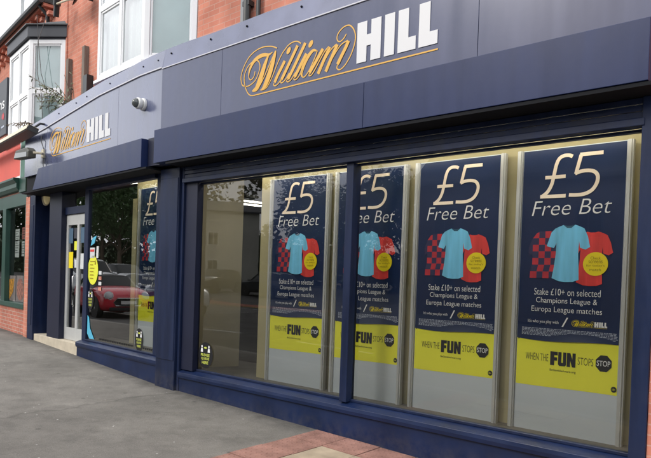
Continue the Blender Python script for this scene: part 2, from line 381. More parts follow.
# ------------------------------------------------------------------ the painted logo: script word, block word and rule
SCRIPT = [
([(-1.108,.396),(-1.158,.421),(-1.218,.44),(-1.329,.456),(-1.452,.44),(-1.554,.391),(-1.631,.308),(-1.675,.223),(-1.68,.158),(-1.656,.095),(-1.603,.068),(-1.535,.066),(-1.44,.106),(-1.388,.182),(-1.369,.249),(-1.387,.302),(-1.43,.328),(-1.505,.323),(-1.578,.276),(-1.622,.202),(-1.623,.126),(-1.598,.049),(-1.552,-.021),(-1.504,-.052),(-1.449,-.060)],'h'),
([(-1.449,.208),(-1.456,.166),(-1.487,.134),(-1.521,.128),(-1.548,.159),(-1.546,.219),(-1.517,.278),(-1.467,.33),(-1.386,.361),(-1.305,.365),(-1.244,.352),(-1.201,.358),(-1.177,.367)],'m'),
([(-1.234,.35),(-1.277,.279),(-1.325,.176),(-1.373,.073),(-1.407,.019),(-1.442,0),(-1.483,-.007)],'t'),
([(-1.483,-.007),(-1.421,-.008),(-1.361,.035),(-1.284,.133),(-1.2,.264),(-1.131,.371)],'h'),
([(-1.123,.372),(-1.152,.281),(-1.192,.179),(-1.241,.076),(-1.292,.002),(-1.332,-.017)],'t'),
([(-1.352,-.016),(-1.297,-.023),(-1.238,.006),(-1.163,.103),(-1.1,.215),(-1.028,.317),(-.97,.366),(-.933,.391),(-.868,.408),(-.804,.401),(-.751,.367)],'h'),
([(-.982,.232),(-1.03,.167),(-1.085,.095),(-1.127,.027)],'s'),
([(-1.13,.025),(-1.141,0),(-1.109,-.012),(-1.062,.009),(-1.016,.055)],'h'),
([(-.919,.344),(-.937,.315)],'d'),
([(-.798,.355),(-.87,.25),(-.95,.137),(-1.019,.039)],'s'),
([(-1.019,.039),(-1.037,.015),(-1.01,.002),(-.954,.036),(-.91,.089)],'h'),
([(-.688,.359),(-.769,.242),(-.855,.119),(-.924,.026)],'s'),
([(-.924,.026),(-.946,.009),(-.915,-.005),(-.869,.02),(-.816,.077)],'h'),
([(-.667,.242),(-.712,.183),(-.772,.102),(-.824,.029)],'s'),
([(-.824,.029),(-.837,.008),(-.807,-.003),(-.76,.03),(-.717,.091)],'h'),
([(-.601,.346),(-.624,.317)],'d'),
([(-.526,.242),(-.579,.254),(-.647,.203),(-.701,.128),(-.73,.047),(-.713,.008)],'m2'),
([(-.713,.003),(-.677,.007),(-.618,.065),(-.544,.181),(-.516,.24)],'h'),
([(-.44,.242),(-.50,.17),(-.56,.097),(-.615,.032)],'s'),
([(-.614,.029),(-.62,.004),(-.589,.003),(-.54,.05),(-.48,.13),(-.42,.205),(-.362,.249)],'h'),
([(-.352,.242),(-.40,.165),(-.45,.08),(-.498,-.001)],'s'),
([(-.486,.018),(-.42,.11),(-.34,.205),(-.262,.252)],'h'),
([(-.252,.245),(-.298,.168),(-.347,.085),(-.393,.001)],'s'),
([(-.379,.019),(-.31,.12),(-.21,.225),(-.118,.255)],'h'),
([(-.109,.249),(-.141,.192),(-.195,.113),(-.239,.044)],'s'),
([(-.239,.044),(-.248,.009),(-.223,-.012),(-.187,-.009),(-.133,.029),(-.076,.103),(-.038,.188),(-.025,.268),(-.044,.336),(-.084,.387),(-.125,.405),(-.183,.398),(-.24,.36),(-.26,.316),(-.245,.277),(-.21,.267),(-.17,.289),(-.141,.324)],'h')]
BLOCK = [
 [(0,0),(.115,0),(.115,.15),(.166,.15),(.166,0),(.281,0),(.281,.39),(.166,.39),(.166,.257),(.115,.257),(.115,.39),(0,.39)],
 [(.324,0),(.435,0),(.435,.39),(.324,.39)],
 [(.475,0),(.668,0),(.668,.12),(.587,.12),(.587,.39),(.475,.39)],
 [(.699,0),(.892,0),(.892,.12),(.811,.12),(.811,.39),(.699,.39)]]
def logo(F, u, z, k, o, parent, m_script, m_block, th=.004, simple=False):
    T = lambda a, oo, b: F(u + a*k, oo, z + b*k)
    mb = MB(); kk = 3 if simple else 6
    for i, (pts, w) in enumerate(SCRIPT):
        P = smooth_pts(pts, kk); n = len(P); ws = []
        for j in range(n):
            t = j/(n-1)
            ws.append({'h': .0125, 'm': .012 + .034*math.sin(math.pi*min(max((t-.35)/.6, 0), 1)), 't': .012 + .058*math.sin(math.pi*t)**.8,
                       's': .040, 'm2': .012 + .034*math.sin(math.pi*t), 'd': .048}[w])
        if w == 'd':
            c = Vector(pts[0]).lerp(Vector(pts[1]), .5)
            mb.poly(T, [(c.x + .030*math.cos(a) + .012*math.sin(a), c.y + .036*math.sin(a)) for a in [2*math.pi*q/14 for q in range(14)]], o - th - .0006*(i % 5))
            continue
        mb.ribbon(T, P, ws, o - th - .0006*(i % 5)*k)
    mb.build('script_lettering', m_script, parent, fix=False)
    mb = MB(); mb.ribbon(T, [(-1.449,-.060),(.90,-.052)], [.0135, .0135], o - th - .0006*2*k)
    mb.build('rule_line', m_script, parent, fix=False)
    mb = MB()
    for pts in BLOCK: mb.prism(T, pts, o - th - (0 if simple else .004), o - .0005)
    mb.build('block_lettering', m_block, parent)

# ================================================================== BETTING SHOP
shop = thing('betting_shop', 'navy betting shop with long lavender-blue fascia, two display windows and red brick upper floor', 'shop', (0, 0, 0))

# --- fascia, flashing and roof edge
fl_cr = [(0, 4.262), (.6, 4.278), (1.84, 4.243), (2.94, 4.153), (4.01, 4.06), (4.98, 3.995)]   # crease height along the left front
fl_tp = [(0, 4.515), (.6, 4.515), (1.84, 4.475), (2.94, 4.40), (4.01, 4.315), (4.98, 4.245)]
def lin(t, x):
    for (a, b), (c, d) in zip(t, t[1:]):
        if x <= c: return b + (d-b)*(x-a)/(c-a)
    return t[-1][1]
mb = MB()
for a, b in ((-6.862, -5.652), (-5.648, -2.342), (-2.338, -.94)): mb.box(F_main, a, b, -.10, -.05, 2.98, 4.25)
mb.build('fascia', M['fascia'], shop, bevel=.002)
mb = MB()
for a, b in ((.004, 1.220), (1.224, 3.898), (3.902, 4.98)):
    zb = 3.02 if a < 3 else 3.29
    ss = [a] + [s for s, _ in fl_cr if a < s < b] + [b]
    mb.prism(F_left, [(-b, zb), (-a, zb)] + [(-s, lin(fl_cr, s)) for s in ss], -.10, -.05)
mb.build('fascia', M['fascia_painted_sheen'], shop, bevel=.002)
# trim bead at the top of the fascia
mb = MB()
mb.box(F_main, -6.862, -.94, -.112, -.095, 4.25, 4.262)
for (a, za), (b, zb) in zip(fl_cr, fl_cr[1:]):
    mb.prism(F_left, [(-b, zb), (-a, za), (-a, za+.016), (-b, zb+.016)], -.118, -.095)
mb.build('fascia_bead', M['bead'], shop)
mb = MB()
n = 24
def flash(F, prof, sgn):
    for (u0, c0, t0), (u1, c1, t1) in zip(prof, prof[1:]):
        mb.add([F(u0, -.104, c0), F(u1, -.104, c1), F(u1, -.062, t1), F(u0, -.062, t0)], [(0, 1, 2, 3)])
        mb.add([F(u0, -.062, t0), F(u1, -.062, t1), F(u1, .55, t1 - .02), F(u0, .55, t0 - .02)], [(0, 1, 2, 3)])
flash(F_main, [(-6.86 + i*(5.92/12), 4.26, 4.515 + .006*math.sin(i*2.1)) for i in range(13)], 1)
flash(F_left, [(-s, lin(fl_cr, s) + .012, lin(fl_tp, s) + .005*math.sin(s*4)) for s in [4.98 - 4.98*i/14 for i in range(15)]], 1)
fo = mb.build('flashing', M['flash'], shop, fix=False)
mb = MB()
def screw(F, u, z, o=-.085):
    mb = MB(); mb.lathe(F(u, o + .006, z), F(u, -1, z) - F(u, 0, z), [(0, .013), (.010, .011), (.014, .005)], 8); mb.build('screw', M['black'], fo)
for u in (-6.7, -5.9, -5.25, -4.4, -3.6, -2.9): screw(F_main, u, 4.43)
for s in (.15, .55, 1.55, 2.35, 2.75, 3.45, 4.2): screw(F_left, -s, (lin(fl_cr, s)*.45 + lin(fl_tp, s)*.55))

# --- the two projecting awning boxes (shutter pelmets)
mb = MB()
mb.box(F_main, -6.71, -3.372, -.30, -.102, 2.962, 3.385); mb.box(F_main, -3.368, -.985, -.30, -.102, 2.962, 3.385)
mb.build('awning', M['awning'], shop, bevel=.003)
mb = MB(); mb.prism(F_left, [(-3.985, 2.944), (-.14, 2.944), (-.14, 3.322), (-3.73, 3.30)], -.30, -.102)
mb.build('awning', M['awning'], shop, bevel=.003)
mb = MB(); mb.box(F_main, -6.99, -6.715, -.20, -.102, 2.962, 3.33); mb.build('corner_filler', M['navy_dark'], shop)
# soffits coloured near-black to carry the unlit underside's shade; roller shutters below
mb = MB(); mb.box(F_main, -6.46, -.97, -.29, .10, 2.93, 2.957); mb.box(F_left, -4.53, -.02, -.29, .24, 2.915, 2.939)
mb.box(F_left, -4.98, -4.53, -.05, .24, 2.93, 3.30)
mb.box(F_main, -6.86, -.95, -.048, .09, 2.965, 4.25); mb.box(F_left, -4.97, -.03, -.048, .09, 2.95, 3.99)
mb.build('soffit', M['black'], shop)
mb = MB()
for i in range(3): mb.box(F_main, -6.40, -1.06, -.035 - .004*(i % 2), .04, 2.78 + .05*i, 2.826 + .05*i)
mb.box(F_main, -6.42, -1.05, -.06, .05, 2.722, 2.776)
mb.build('roller_shutter', M['navy'], shop, bevel=.004)

# --- pillars, posts, risers
def gp(F, u): return gz(F(u, 0, 0).x)
mb = MB(); mb.box(F_main, -6.885, -6.47, -.065, .10, -.1, 2.93); mb.box(F_main, -6.87, -6.484, -.075, -.06, .42, 2.80)
mb.build('pillar', M['navy'], shop, bevel=.006)
mb = MB(); mb.box(F_main, -6.468, -6.415, -.03, .10, -.1, 2.93); mb.build('pillar_edge', M['navy'], shop, bevel=.004)
mb = MB(); mb.box(F_main, -1.068, -.955, -.05, .12, -.3, 2.93); mb.build('pillar', M['navy'], shop, bevel=.006)
mb = MB(); mb.box(F_left, -4.79, -4.53, -.05, .24, 0, 2.93); mb.box(F_left, -4.745, -4.60, -.058, -.045, .5, 2.75)
mb.build('pilaster', M['navy'], shop, bevel=.006)
mb = MB()
mb.box(F_main, -6.413, -1.07, -.022, .10, -.4, .215)
mb.prism(lambda u, o, z: F_main(o, u, z), [(-.05, .215), (-.056, .25), (-.05, .285), (.06, .318), (.10, .318), (.10, .215)], -6.413, -1.07)
mb.build('stall_riser', M['riser'], shop, bevel=.003)
mb = MB()
mb.box(F_left, -2.62, -.02, -.022, .10, -.1, .30)
mb.prism(lambda u, o, z: F_left(o, u, z), [(-.04, .30), (-.05, .33), (-.05, .372), (-.03, .388), (.06, .412), (.10, .412), (.10, .30)], -2.62, -.02)
mb.build('stall_riser', M['riser'], shop, bevel=.003)

# --- main window
mb = MB(); mb.box(F_main, -6.412, -6.175, .0, .10, .318, 2.722); mb.build('window_jamb', M['navy_dark'], shop, bevel=.004)  # the jamb's shade is put into its darker navy colour
mb = MB()
mb.box(F_main, -6.175, -1.075, .05, .10, .318, .345); mb.box(F_main, -6.175, -1.075, .05, .10, 2.70, 2.722)
mb.build('window_frame', M['navy'], shop, bevel=.004)
mb = MB(); mb.box(F_main, -3.765, -3.675, -.015, .115, .318, 2.721); mb.build('mullion', M['navy'], shop, bevel=.005)
for a, b in ((-6.174, -3.766), (-3.674, -1.07)):
    mb = MB(); mb.poly(F_main, [(a, .345), (b, .345), (b, 2.70), (a, 2.70)], .078); mb.build('window_pane', M['glass'], shop, fix=False)
# window bed and its panelled back
mb = MB(); mb.plan(F_main, [(-6.85, .102), (-1.0, .102), (-1.0, .80), (-6.2, 1.3), (-6.85, 1.3)], .20, .288); mb.build('window_bed', M['sill'], shop)
mb = MB()
mb.box(F_main, -5.475, -.97, .52, .57, .288, 2.96); mb.box(F_main, -1.055, -.97, .12, .52, .288, 2.93)
mb.build('window_back', M['yellow_wall'], shop)
mb = MB(); mb.plan(F_main, [(-6.66, .30), (-6.62, .28), (-6.30, .90), (-6.34, .92)], .288, 2.95); mb.build('window_partition', mat('cream_partition', (.54, .49, .34), .7, .3, noise=(1.2, .16)), shop)
mb = MB(); mb.box(F_main, -5.475, -5.25, .455, .519, .289, 2.95); mb.build('window_back_post', M['yellow_wall'], shop, bevel=.004)

# --- left window
mb = MB()
mb.box(F_left, -.30, -.02, .04, .101, .412, 2.93); mb.box(F_left, -2.615, -2.47, .05, .12, .412, 2.93)
mb.box(F_left, -2.47, -.30, .04, .10, .412, .435); mb.box(F_left, -2.47, -.30, .0, .10, 2.86, 2.93)
mb.build('window_frame', M['navy'], shop, bevel=.004)
mb = MB(); mb.poly(F_left, [(-2.47, .435), (-.30, .435), (-.30, 2.86), (-2.47, 2.86)], .078); mb.build('window_pane', M['glass_left'], shop, fix=False)
mb = MB(); mb.box(F_left, -2.62, -.02, .102, .60, .33, .42); mb.build('window_bed', M['sill'], shop)
mb = MB(); mb.box(F_left, -1.75, -.30, .52, .56, .422, 3.0); mb.build('window_back', M['yellow_wall'], shop)
mb = MB(); mb.box(F_left, -1.74, -1.60, .44, .519, .422, 2.72); mb.build('window_back_post', M['yellow_wall'], shop, bevel=.004)

# --- entrance
mb = MB()
mb.box(F_left, -3.97, -3.435, .0, .24, .30, 2.914)
mb.build('entrance_panel', M['navy_dark'], shop, bevel=.006)
mb = MB(); mb.box(F_left, -4.53, -3.97, .24, .28, .28, 2.93); mb.box(F_left, -4.25, -3.99, .215, .238, .42, 2.52)
mb.build('recess_panel', M['navy'], shop, bevel=.006)
mb = MB(); mb.box(F_left, -3.434, -2.617, .06, .20, 2.515, 2.64); mb.build('door_transom', M['navy'], shop, bevel=.004)
mb = MB(); mb.poly(F_left, [(-3.434, 2.64), (-2.617, 2.64), (-2.617, 2.914), (-3.434, 2.914)], .13); mb.build('fanlight', M['glass_left'], shop, fix=False)
door = MB()
for a, b, c, d in ((-3.43, -3.35, .35, 2.51), (-2.985, -2.905, .35, 2.51), (-2.70, -2.62, .35, 2.51), (-3.35, -2.985, 2.33, 2.51), (-3.35, -2.985, .35, .56), (-2.905, -2.70, 2.33, 2.51), (-2.905, -2.70, .35, .56)):
    door.box(F_left, a, b, .09, .14, c, d)
door = door.build('door', M['alu'], shop, bevel=.003)
mb = MB(); mb.poly(F_left, [(-3.35, .56), (-2.985, .56), (-2.985, 2.33), (-3.35, 2.33)], .115); mb.poly(F_left, [(-2.905, .56), (-2.70, .56), (-2.70, 2.33), (-2.905, 2.33)], .115)
mb.build('door_pane', M['glass_left'], door, fix=False)
mb = MB(); mb.tube([F_left(-3.03, .088, .95), F_left(-3.03, .05, .97), F_left(-3.03, .05, 1.45), F_left(-3.03, .088, 1.47)], .012); mb.build('handle', M['chrome'], door, smooth=True)
mb = MB(); mb.plan(F_left, [(-4.53, -.02), (-2.625, -.02), (-2.625, .5), (-4.53, .5)], .0, .345); mb.build('door_step', M['step'], shop, bevel=.008)

# --- interior shell: floor, ceiling, walls
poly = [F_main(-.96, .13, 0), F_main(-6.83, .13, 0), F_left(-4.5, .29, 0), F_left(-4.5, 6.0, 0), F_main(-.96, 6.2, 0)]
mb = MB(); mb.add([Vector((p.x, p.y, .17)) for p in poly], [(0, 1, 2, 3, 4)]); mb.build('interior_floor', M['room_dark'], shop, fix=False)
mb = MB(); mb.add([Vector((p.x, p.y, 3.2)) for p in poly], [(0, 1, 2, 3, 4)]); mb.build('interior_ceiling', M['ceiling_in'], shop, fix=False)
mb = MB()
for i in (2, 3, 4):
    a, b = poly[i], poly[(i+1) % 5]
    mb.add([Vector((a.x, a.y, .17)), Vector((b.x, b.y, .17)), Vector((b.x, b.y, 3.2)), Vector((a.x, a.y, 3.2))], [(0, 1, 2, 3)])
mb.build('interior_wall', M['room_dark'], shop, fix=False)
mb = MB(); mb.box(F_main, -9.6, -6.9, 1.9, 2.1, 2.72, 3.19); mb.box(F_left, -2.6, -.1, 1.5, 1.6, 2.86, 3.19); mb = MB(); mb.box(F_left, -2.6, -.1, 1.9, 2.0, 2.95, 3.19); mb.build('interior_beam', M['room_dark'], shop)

# --- upper brick walls, bay window, downpipe
mb = MB()
WO = .50
top = 9.5
mb.box(F_main, -6.86, 1.5, WO, WO + .25, 3.9, top)
# left wall leaves the bay opening s 0.15 .. 2.75
mb.box(F_left, -4.99, -2.76, WO, WO + .25, 3.9, top); mb.box(F_left, -.13, 0, WO, WO + .25, 3.9, top)
mb.box(F_left, -2.76, -.13, WO, WO + .25, 7.6, top)
mb.plan(F_left, [(-2.75, WO - .002), (-2.20, .01), (-.72, .01), (-.15, WO - .002)], 4.0, 4.50)      # brick base under the bay
mb.build('brick_wall', M['brick'], shop)
# white bay window
def canted_bay(F, sL, sA, sB, sR, oF, oW, zb, zt, ztr, parent, mull=True, zr=None):
    """four plan points from left: (sL,oW) (sA,oF) (sB,oF) (sR,oW); zb sill, zt head, ztr transom"""
    P = [(-sL, oW), (-sA, oF), (-sB, oF), (-sR, oW)]
    bay = bpy.data.objects.new('bay_window', None); COL.objects.link(bay); bay.parent = parent
    fr = MB(); gl = MB(); cu = MB(); bl = MB()
    for i in range(3):
        a, b = Vector(P[i]), Vector(P[i+1]); d = (b - a); L = d.length; d.normalize(); nrm = Vector((-d.y, d.x))
        if nrm.y < 0: nrm = -nrm
        def S(u, o, z, a=a, d=d, nrm=nrm): q = a + d*u + nrm*o; return F(q.x, q.y, z)
        w = .075
        fr.box(S, 0.001, w, 0, .06, zb, zt); fr.box(S, L-w, L-.001, 0, .06, zb, zt)
        fr.box(S, w, L-w, 0, .06, zb, zb+.08); fr.box(S, w, L-w, 0, .06, zt-.08, zt)
        fr.box(S, w, L-w, .002, .06, ztr-.045, ztr+.045)
        fr.box(S, -.02, L+.02, -.05, .05, zb-.05, zb-.001)
        panes = [(w, L-w)]
        if i == 1 and mull:
            fr.box(S, L/2-.04, L/2+.04, .001, .06, zb+.08, ztr-.045); fr.box(S, L/2-.04, L/2+.04, .001, .06, ztr+.045, zt-.08)
            panes = [(w, L/2-.04), (L/2+.04, L-w)]
        for u0, u1 in panes:
            for z0, z1 in ((zb+.08, ztr-.045), (ztr+.045, zt-.08)):
                # slim casement inside the frame
                for q in ((u0, u0+.035, z0, z1), (u1-.035, u1, z0, z1), (u0+.035, u1-.035, z0, z0+.035), (u0+.035, u1-.035, z1-.035, z1)):
                    fr.box(S, q[0]+.003, q[1]-.003, .014, .05, q[2]+.003, q[3]-.003)
                gl.add([S(u0+.03, .03, z0+.03), S(u1-.03, .03, z0+.03), S(u1-.03, .03, z1-.03), S(u0+.03, .03, z1-.03)], [(0, 1, 2, 3)])
        if i == 2:
            rm_ = [S(.08, .10, zb+.04), S(L-.08, .10, zb+.04), S(L-.08, .10, zt-.04), S(.08, .10, zt-.04)]
            bl.add(rm_, [(0, 1, 2, 3)])
        if i < 2:                          # net curtain with soft folds
            k = 40; rows = []
            for j in range(k+1):
                u = .07 + (L-.14)*j/k; o = .12 + .022*math.sin(j*1.9) + .012*math.sin(j*.7)
                rows += [S(u, o, zb+.05), S(u, o, zt-.03)]
            cu.add(rows, [(2*j, 2*j+2, 2*j+3, 2*j+1) for j in range(k)])
    f = fr.build('frame', M['upvc'], bay, bevel=.004)
    gl.build('pane', M['upper_glass'], bay, fix=False); cu.build('curtain', M['curtain'], bay, fix=False); bl.build('blind', M['blind'], bay, fix=False)
    rm = MB(); rm.plan(F, [(-sL+.1, oW+.06), (-sR-.1, oW+.06), (-sR-.1, oW+.9), (-sL+.1, oW+.9)], zb, zt)
    rm.build('room_behind', M['room'], bay)
    return bay
bayA = canted_bay(F_left, 2.75, 2.19, .71, .15, 0.0, WO, 4.56, 6.6, 5.68, shop)
mb = MB(); mb.tube([F_main(-5.83, .43, 4.4), F_main(-5.83, .43, 9.2)], .05, 14); mb.box(F_main, -5.89, -5.77, .40, .495, 5.0, 5.06)
mb.tube([F_main(-5.64, .45, 4.4), F_main(-5.64, .45, 9.2)], .03, 10)
mb.build('downpipe', M['pipe'], shop, smooth=False)
mb = MB(); mb.box(F_main, -5.99, -5.93, .46, .498, 4.4, 9.2); mb.build('cable_trunking', M['pipe_grey'], shop)
mb = MB(); mb.box(F_left, -4.47, -4.36, .42, .498, 4.30, 5.55); mb.box(F_left, -3.76, -3.65, .42, .498, 4.30, 5.62)
mb.build('timber_batten', M['timber_old'], shop)
mb = MB(); mb.box(F_left, -3.60, -3.44, .38, .497, 4.72, 5.05); mb.tube([F_left(-3.55, .42, 4.75), F_left(-3.62, .36, 4.6), F_left(-3.66, .40, 4.4)], .025, 8)
mb.build('junction_box', M['pipe'], shop)

# --- signs
sg = bpy.data.objects.new('shop_sign', None); COL.objects.link(sg); sg.parent = shop
logo(F_main, -3.617, 3.66, 1.0, -.10, sg, M['gold'], M['white'])
sg = bpy.data.objects.new('shop_sign', None); COL.objects.link(sg); sg.parent = shop
logo(F_left, -2.262, 3.585, .905, -.10, sg, M['gold'], M['white'])

# ================================================================== DISPLAY PANELS AND POSTERS
def display_panel(loc, rz, label):
    t = thing('display_panel', label, 'display panel', loc, rz, 'grey display panels standing in the windows')
    mb = MB(); mb.box(F_world, -.425, .425, 0, .02, 0, 2.46); mb.build('board', M['board'], t)
    for s in (-1, 1):
        mb = MB(); a, b = sorted((s*.427, s*.475)); mb.box(F_world, a, b, -.022, .03, 0, 2.46)
        a, b = sorted((s*.437, s*.462)); mb.box(F_world, a, b, -.034, -.022, 0, 2.459); mb.build('side_rail', M['alu'], t, bevel=.004)
    return t

def outline(mb, pts, o, mi=0): mb.poly(F_world, pts, o, mi)
SH_BLUE = [(-.188,.02),(-.150,.137),(-.118,.17),(-.082,.186),(-.05,.198),(-.02,.190),(.015,.190),(.045,.198),(.085,.183),(.120,.165),(.150,.10),(.171,.01),(.135,-.012),(.090,.005),(.082,.06),(.078,-.05),(.086,-.16),(.090,-.265),(.04,-.283),(-.02,-.286),(-.075,-.280),(-.135,-.255),(-.118,-.15),(-.108,-.05),(-.105,.045),(-.125,.003)]
def bodyshape(dx, k=1.0, dz=0): return [(x*k + dx, z*k + dz) for x, z in SH_BLUE]
def make_poster(loc, rz, label):
    """origin at panel centre bottom (z=0 is the panel foot); all prints a few mm in front of the sheet"""
    t = thing('promotional_poster', label, 'poster', loc, rz, 'navy free bet posters in the windows')
    mb = MB(); nx, nz = 16, 30; pts = []; fs = []
    for j in range(nz+1):
        for i in range(nx+1):
            x = -.42 + .84*i/nx; q = j/nz
            zb = .812 + .010*math.sin(x*6.5) - .012*math.cos(x*3.2)
            z = zb + (2.452 - zb)*q
            y = -.004 - (.016*(1 - q*12)**2 if q < 1/12 else 0)*(.6 + .4*math.sin(x*7 + 1))
            pts.append((x, y, z))
    for j in range(nz):
        for i in range(nx): fs.append((j*(nx+1)+i, j*(nx+1)+i+1, (j+1)*(nx+1)+i+1, (j+1)*(nx+1)+i))
    mb.add(pts, fs); mb.build('sheet', M['poster'], t, smooth=True, fix=False)
    c = 1.70; B = .285                    # measured on the rightmost poster: centre x -1.70, foot z .285
    def S(pts): return [(x + c, z - B) for x, z in pts]
    o = -.0085
    mb = MB(); w = .030
    def st(p, ww=None, k=6): 
        P = smooth_pts(S(p), k); mb.ribbon(F_world, P, [ww or w]*len(P), o - .0003*(len(mb.f) % 7))
    st([(-1.700,2.655),(-1.730,2.668),(-1.775,2.668),(-1.812,2.645),(-1.835,2.59),(-1.852,2.50),(-1.868,2.43),(-1.900,2.37),(-1.945,2.333)])
    st([(-1.962,2.330),(-1.745,2.327)], .030, 1); st([(-1.925,2.493),(-1.752,2.493)], .030, 1)
    st([(-1.640,2.664),(-1.455,2.664)], .031, 1); st([(-1.630,2.662),(-1.668,2.505)], .030, 1)
    st([(-1.674,2.508),(-1.630,2.523),(-1.570,2.526),(-1.520,2.512),(-1.493,2.475),(-1.497,2.42),(-1.530,2.365),(-1.585,2.335),(-1.650,2.328),(-1.718,2.332)])
    mb.build('price_lettering', M['price'], t, fix=False)
    mb = MB(); put_text(mb, F_world, 'Free Bet', -2.030 + c, -1.374 + c, 2.165 - B, 2.292 - B, o, shear=.22, fat=-.012); mb.build('offer_lettering', M['print_white'], t, fix=False)
    # shirts
    sh = MB(); cols = 5; 
    X0, Z0 = -1.912 + c, 1.838 - B
    base = [(-.100,-.215),(-.098,.155),(-.055,.19),(.06,.19),(.06,-.215)]
    for a in range(4):
        for b in range(7):
            x0 = -.098 + a*.053; z0 = -.215 + b*.058
            pts = [(x0, z0), (x0+.053, z0), (x0+.053, z0+.058), (x0, z0+.058)]
            if a == 0 and b == 6: pts = [(x0, z0), (x0+.053, z0), (x0+.053, z0+.05), (x0+.035, z0+.045)]
            if a == 0 and b in (0, 1): pts = [(x0-.006, z0), (x0+.053, z0), (x0+.053, z0+.058), (x0-.004, z0+.058)]
            outline(sh, [(x + X0 - .012*(z < -.1), z + Z0) for x, z in pts], o, (a + b) % 2)
    outline(sh, [(x + X0, z + Z0) for x, z in ((-.098,.14),(-.135,.05),(-.128,-.02),(-.098,.0))], o, 1)
    sh.build('checked_shirt', [M['check_red'], M['check_blue']], t, fix=False)
    mb = MB(); outline(mb, [(x*.92 - 1.508 + c, z*.93 + 1.832 - B) for x, z in SH_BLUE], o - .001); mb.build('red_shirt', M['red_shirt'], t, fix=False)
    mb = MB(); outline(mb, [(x - 1.700 + c, z + 1.880 - B) for x, z in SH_BLUE], o - .003)
    b1 = mb.build('blue_shirt', M['sky_shirt'], t, fix=False)
    mb = MB(); outline(mb, [(x - 1.700 + c, z + 1.880 - B) for x, z in ((-.052,.198),(-.02,.172),(.015,.172),(.046,.198),(.014,.190),(-.02,.190))], o - .004); mb.build('collar', M['collar'], b1, fix=False)
    mb = MB(); mb.disc(F_world, -1.481 + c, 1.749 - B, .098, .098, o - .006); d = mb.build('yellow_disc', M['disc'], t, fix=False)
    mb = MB()
    for i, (txt, hw) in enumerate((('Check', .040), ('screens', .055), ("for today's", .072), ('match', .045))):
        zc = 1.797 - B - .032*i
        put_text(mb, F_world, txt, -1.481 + c - hw, -1.481 + c + hw, zc - .010, zc + .013, o - .008)
    mb.build('lettering', M['disc_ink'], d, fix=False)
    # offer text
    mb = MB()
    for txt, a, b, z0, z1 in (('Stake £10+ on selected', -1.982, -1.432, 1.477, 1.535), ('Champions League &', -1.963, -1.455, 1.396, 1.457), ('Europa League matches', -2.000, -1.415, 1.318, 1.380)):
        put_text(mb, F_world, txt, a + c, b + c, z0 - B, z1 - B, o, fat=-.006)
    put_text(mb, F_world, "It's who you play with", -2.027 + c, -1.762 + c, 1.226 - B, 1.262 - B, o, fat=-.004)
    mb.prism(F_world, S([(-1.735,1.212),(-1.722,1.212),(-1.682,1.292),(-1.695,1.292)]), o - .001, o)
    mb.build('offer_text', M['print_white'], t, fix=False)
    mb = MB(); rnd = random.Random(5)     # rows of terms too small to read
    for i in range(6):
        x = -2.078 + c; z = 1.182 - B - .0115*i
        while x < -1.300 + c:
            w_ = rnd.uniform(.008, .028); mb.poly(F_world, [(x, z), (x+w_, z), (x+w_, z+.0055), (x, z+.0055)], o); x += w_ + .006
        if i == 5: pass
    mb.build('fine_print', M['fine_ink'], t, fix=False)
    lg = bpy.data.objects.new('small_logo', None); COL.objects.link(lg); lg.parent = t
    logo(F_world, -1.470 + c, 1.228 - B, .110, -.006, lg, M['disc'], M['print_white'], th=.003, simple=True)
    return t
def make_banner(loc, rz, label):
    t = thing('warning_banner', label, 'banner', loc, rz, 'yellow banners below the posters')
    mb = MB(); nx = 14; pts = []; fs = []
    for i in range(nx+1):
        x = -.42 + .84*i/nx
        for z in (.400 + .004*math.sin(x*5), .62, .845): pts.append((x, -.002, z))
    for i in range(nx):
        for k in range(2): fs.append((i*3+k, (i+1)*3+k, (i+1)*3+k+1, i*3+k+1))
    mb.add(pts, fs); mb.build('sheet', M['banner'], t, smooth=True, fix=False)
    c = 1.70; B = .285; o = -.005
    mb = MB()
    put_text(mb, F_world, 'WHEN THE', -2.037 + c, -1.838 + c, .905 - B, .967 - B, o, fat=-.012)
    put_text(mb, F_world, 'STOPS', -1.592 + c, -1.468 + c, .905 - B, .967 - B, o, fat=-.012)
    for x0, pts in ((0, [(0,0),(.034,0),(.034,.042),(.058,.042),(.058,.070),(.034,.070),(.034,.088),(.062,.088),(.062,.118),(0,.118)]),
                    (.067, [(.010,0),(.056,0),(.067,.012),(.067,.118),(.041,.118),(.041,.028),(.027,.028),(.027,.118),(0,.118),(0,.012)]),
                    (.140, [(0,0),(.027,0),(.027,.055),(.044,0),(.071,0),(.071,.118),(.045,.118),(.045,.062),(.027,.118),(0,.118)])):
        mb.poly(F_world, [(-1.821 + c + x0 + x, .877 - B + z) for x, z in pts], o)
    put_text(mb, F_world, 'BeGambleAware.org', -1.822 + c, -1.606 + c, .822 - B, .846 - B, o)
    mb.build('slogan_lettering', M['ink'], t, fix=False)
    mb = MB(); mb.disc(F_world, -1.388 + c, .937 - B, .066, .072, o, 8, a0=math.pi/8); s = mb.build('stop_badge', M['ink'], t, fix=False)
    mb = MB(); put_text(mb, F_world, 'STOP', -1.440 + c, -1.336 + c, .915 - B, .960 - B, o - .003, fat=.008); mb.build('lettering', M['print_white'], s, fix=False)
    mb = MB(); mb.disc(F_world, -1.304 + c, .736 - B, .022, .024, o, 20); s = mb.build('age_mark', M['ink'], t, fix=False)
    mb = MB(); put_text(mb, F_world, '18+', -1.316 + c, -1.291 + c, .727 - B, .745 - B, o - .003); mb.build('lettering', M['banner'], s, fix=False)
    mb = MB(); mb.disc(F_world, -.405, .80, .005, .005, o, 10); mb.disc(F_world, .0 - .06, .838, .005, .005, o, 10); mb.build('pin', M['ink'], t, fix=False)
    return t
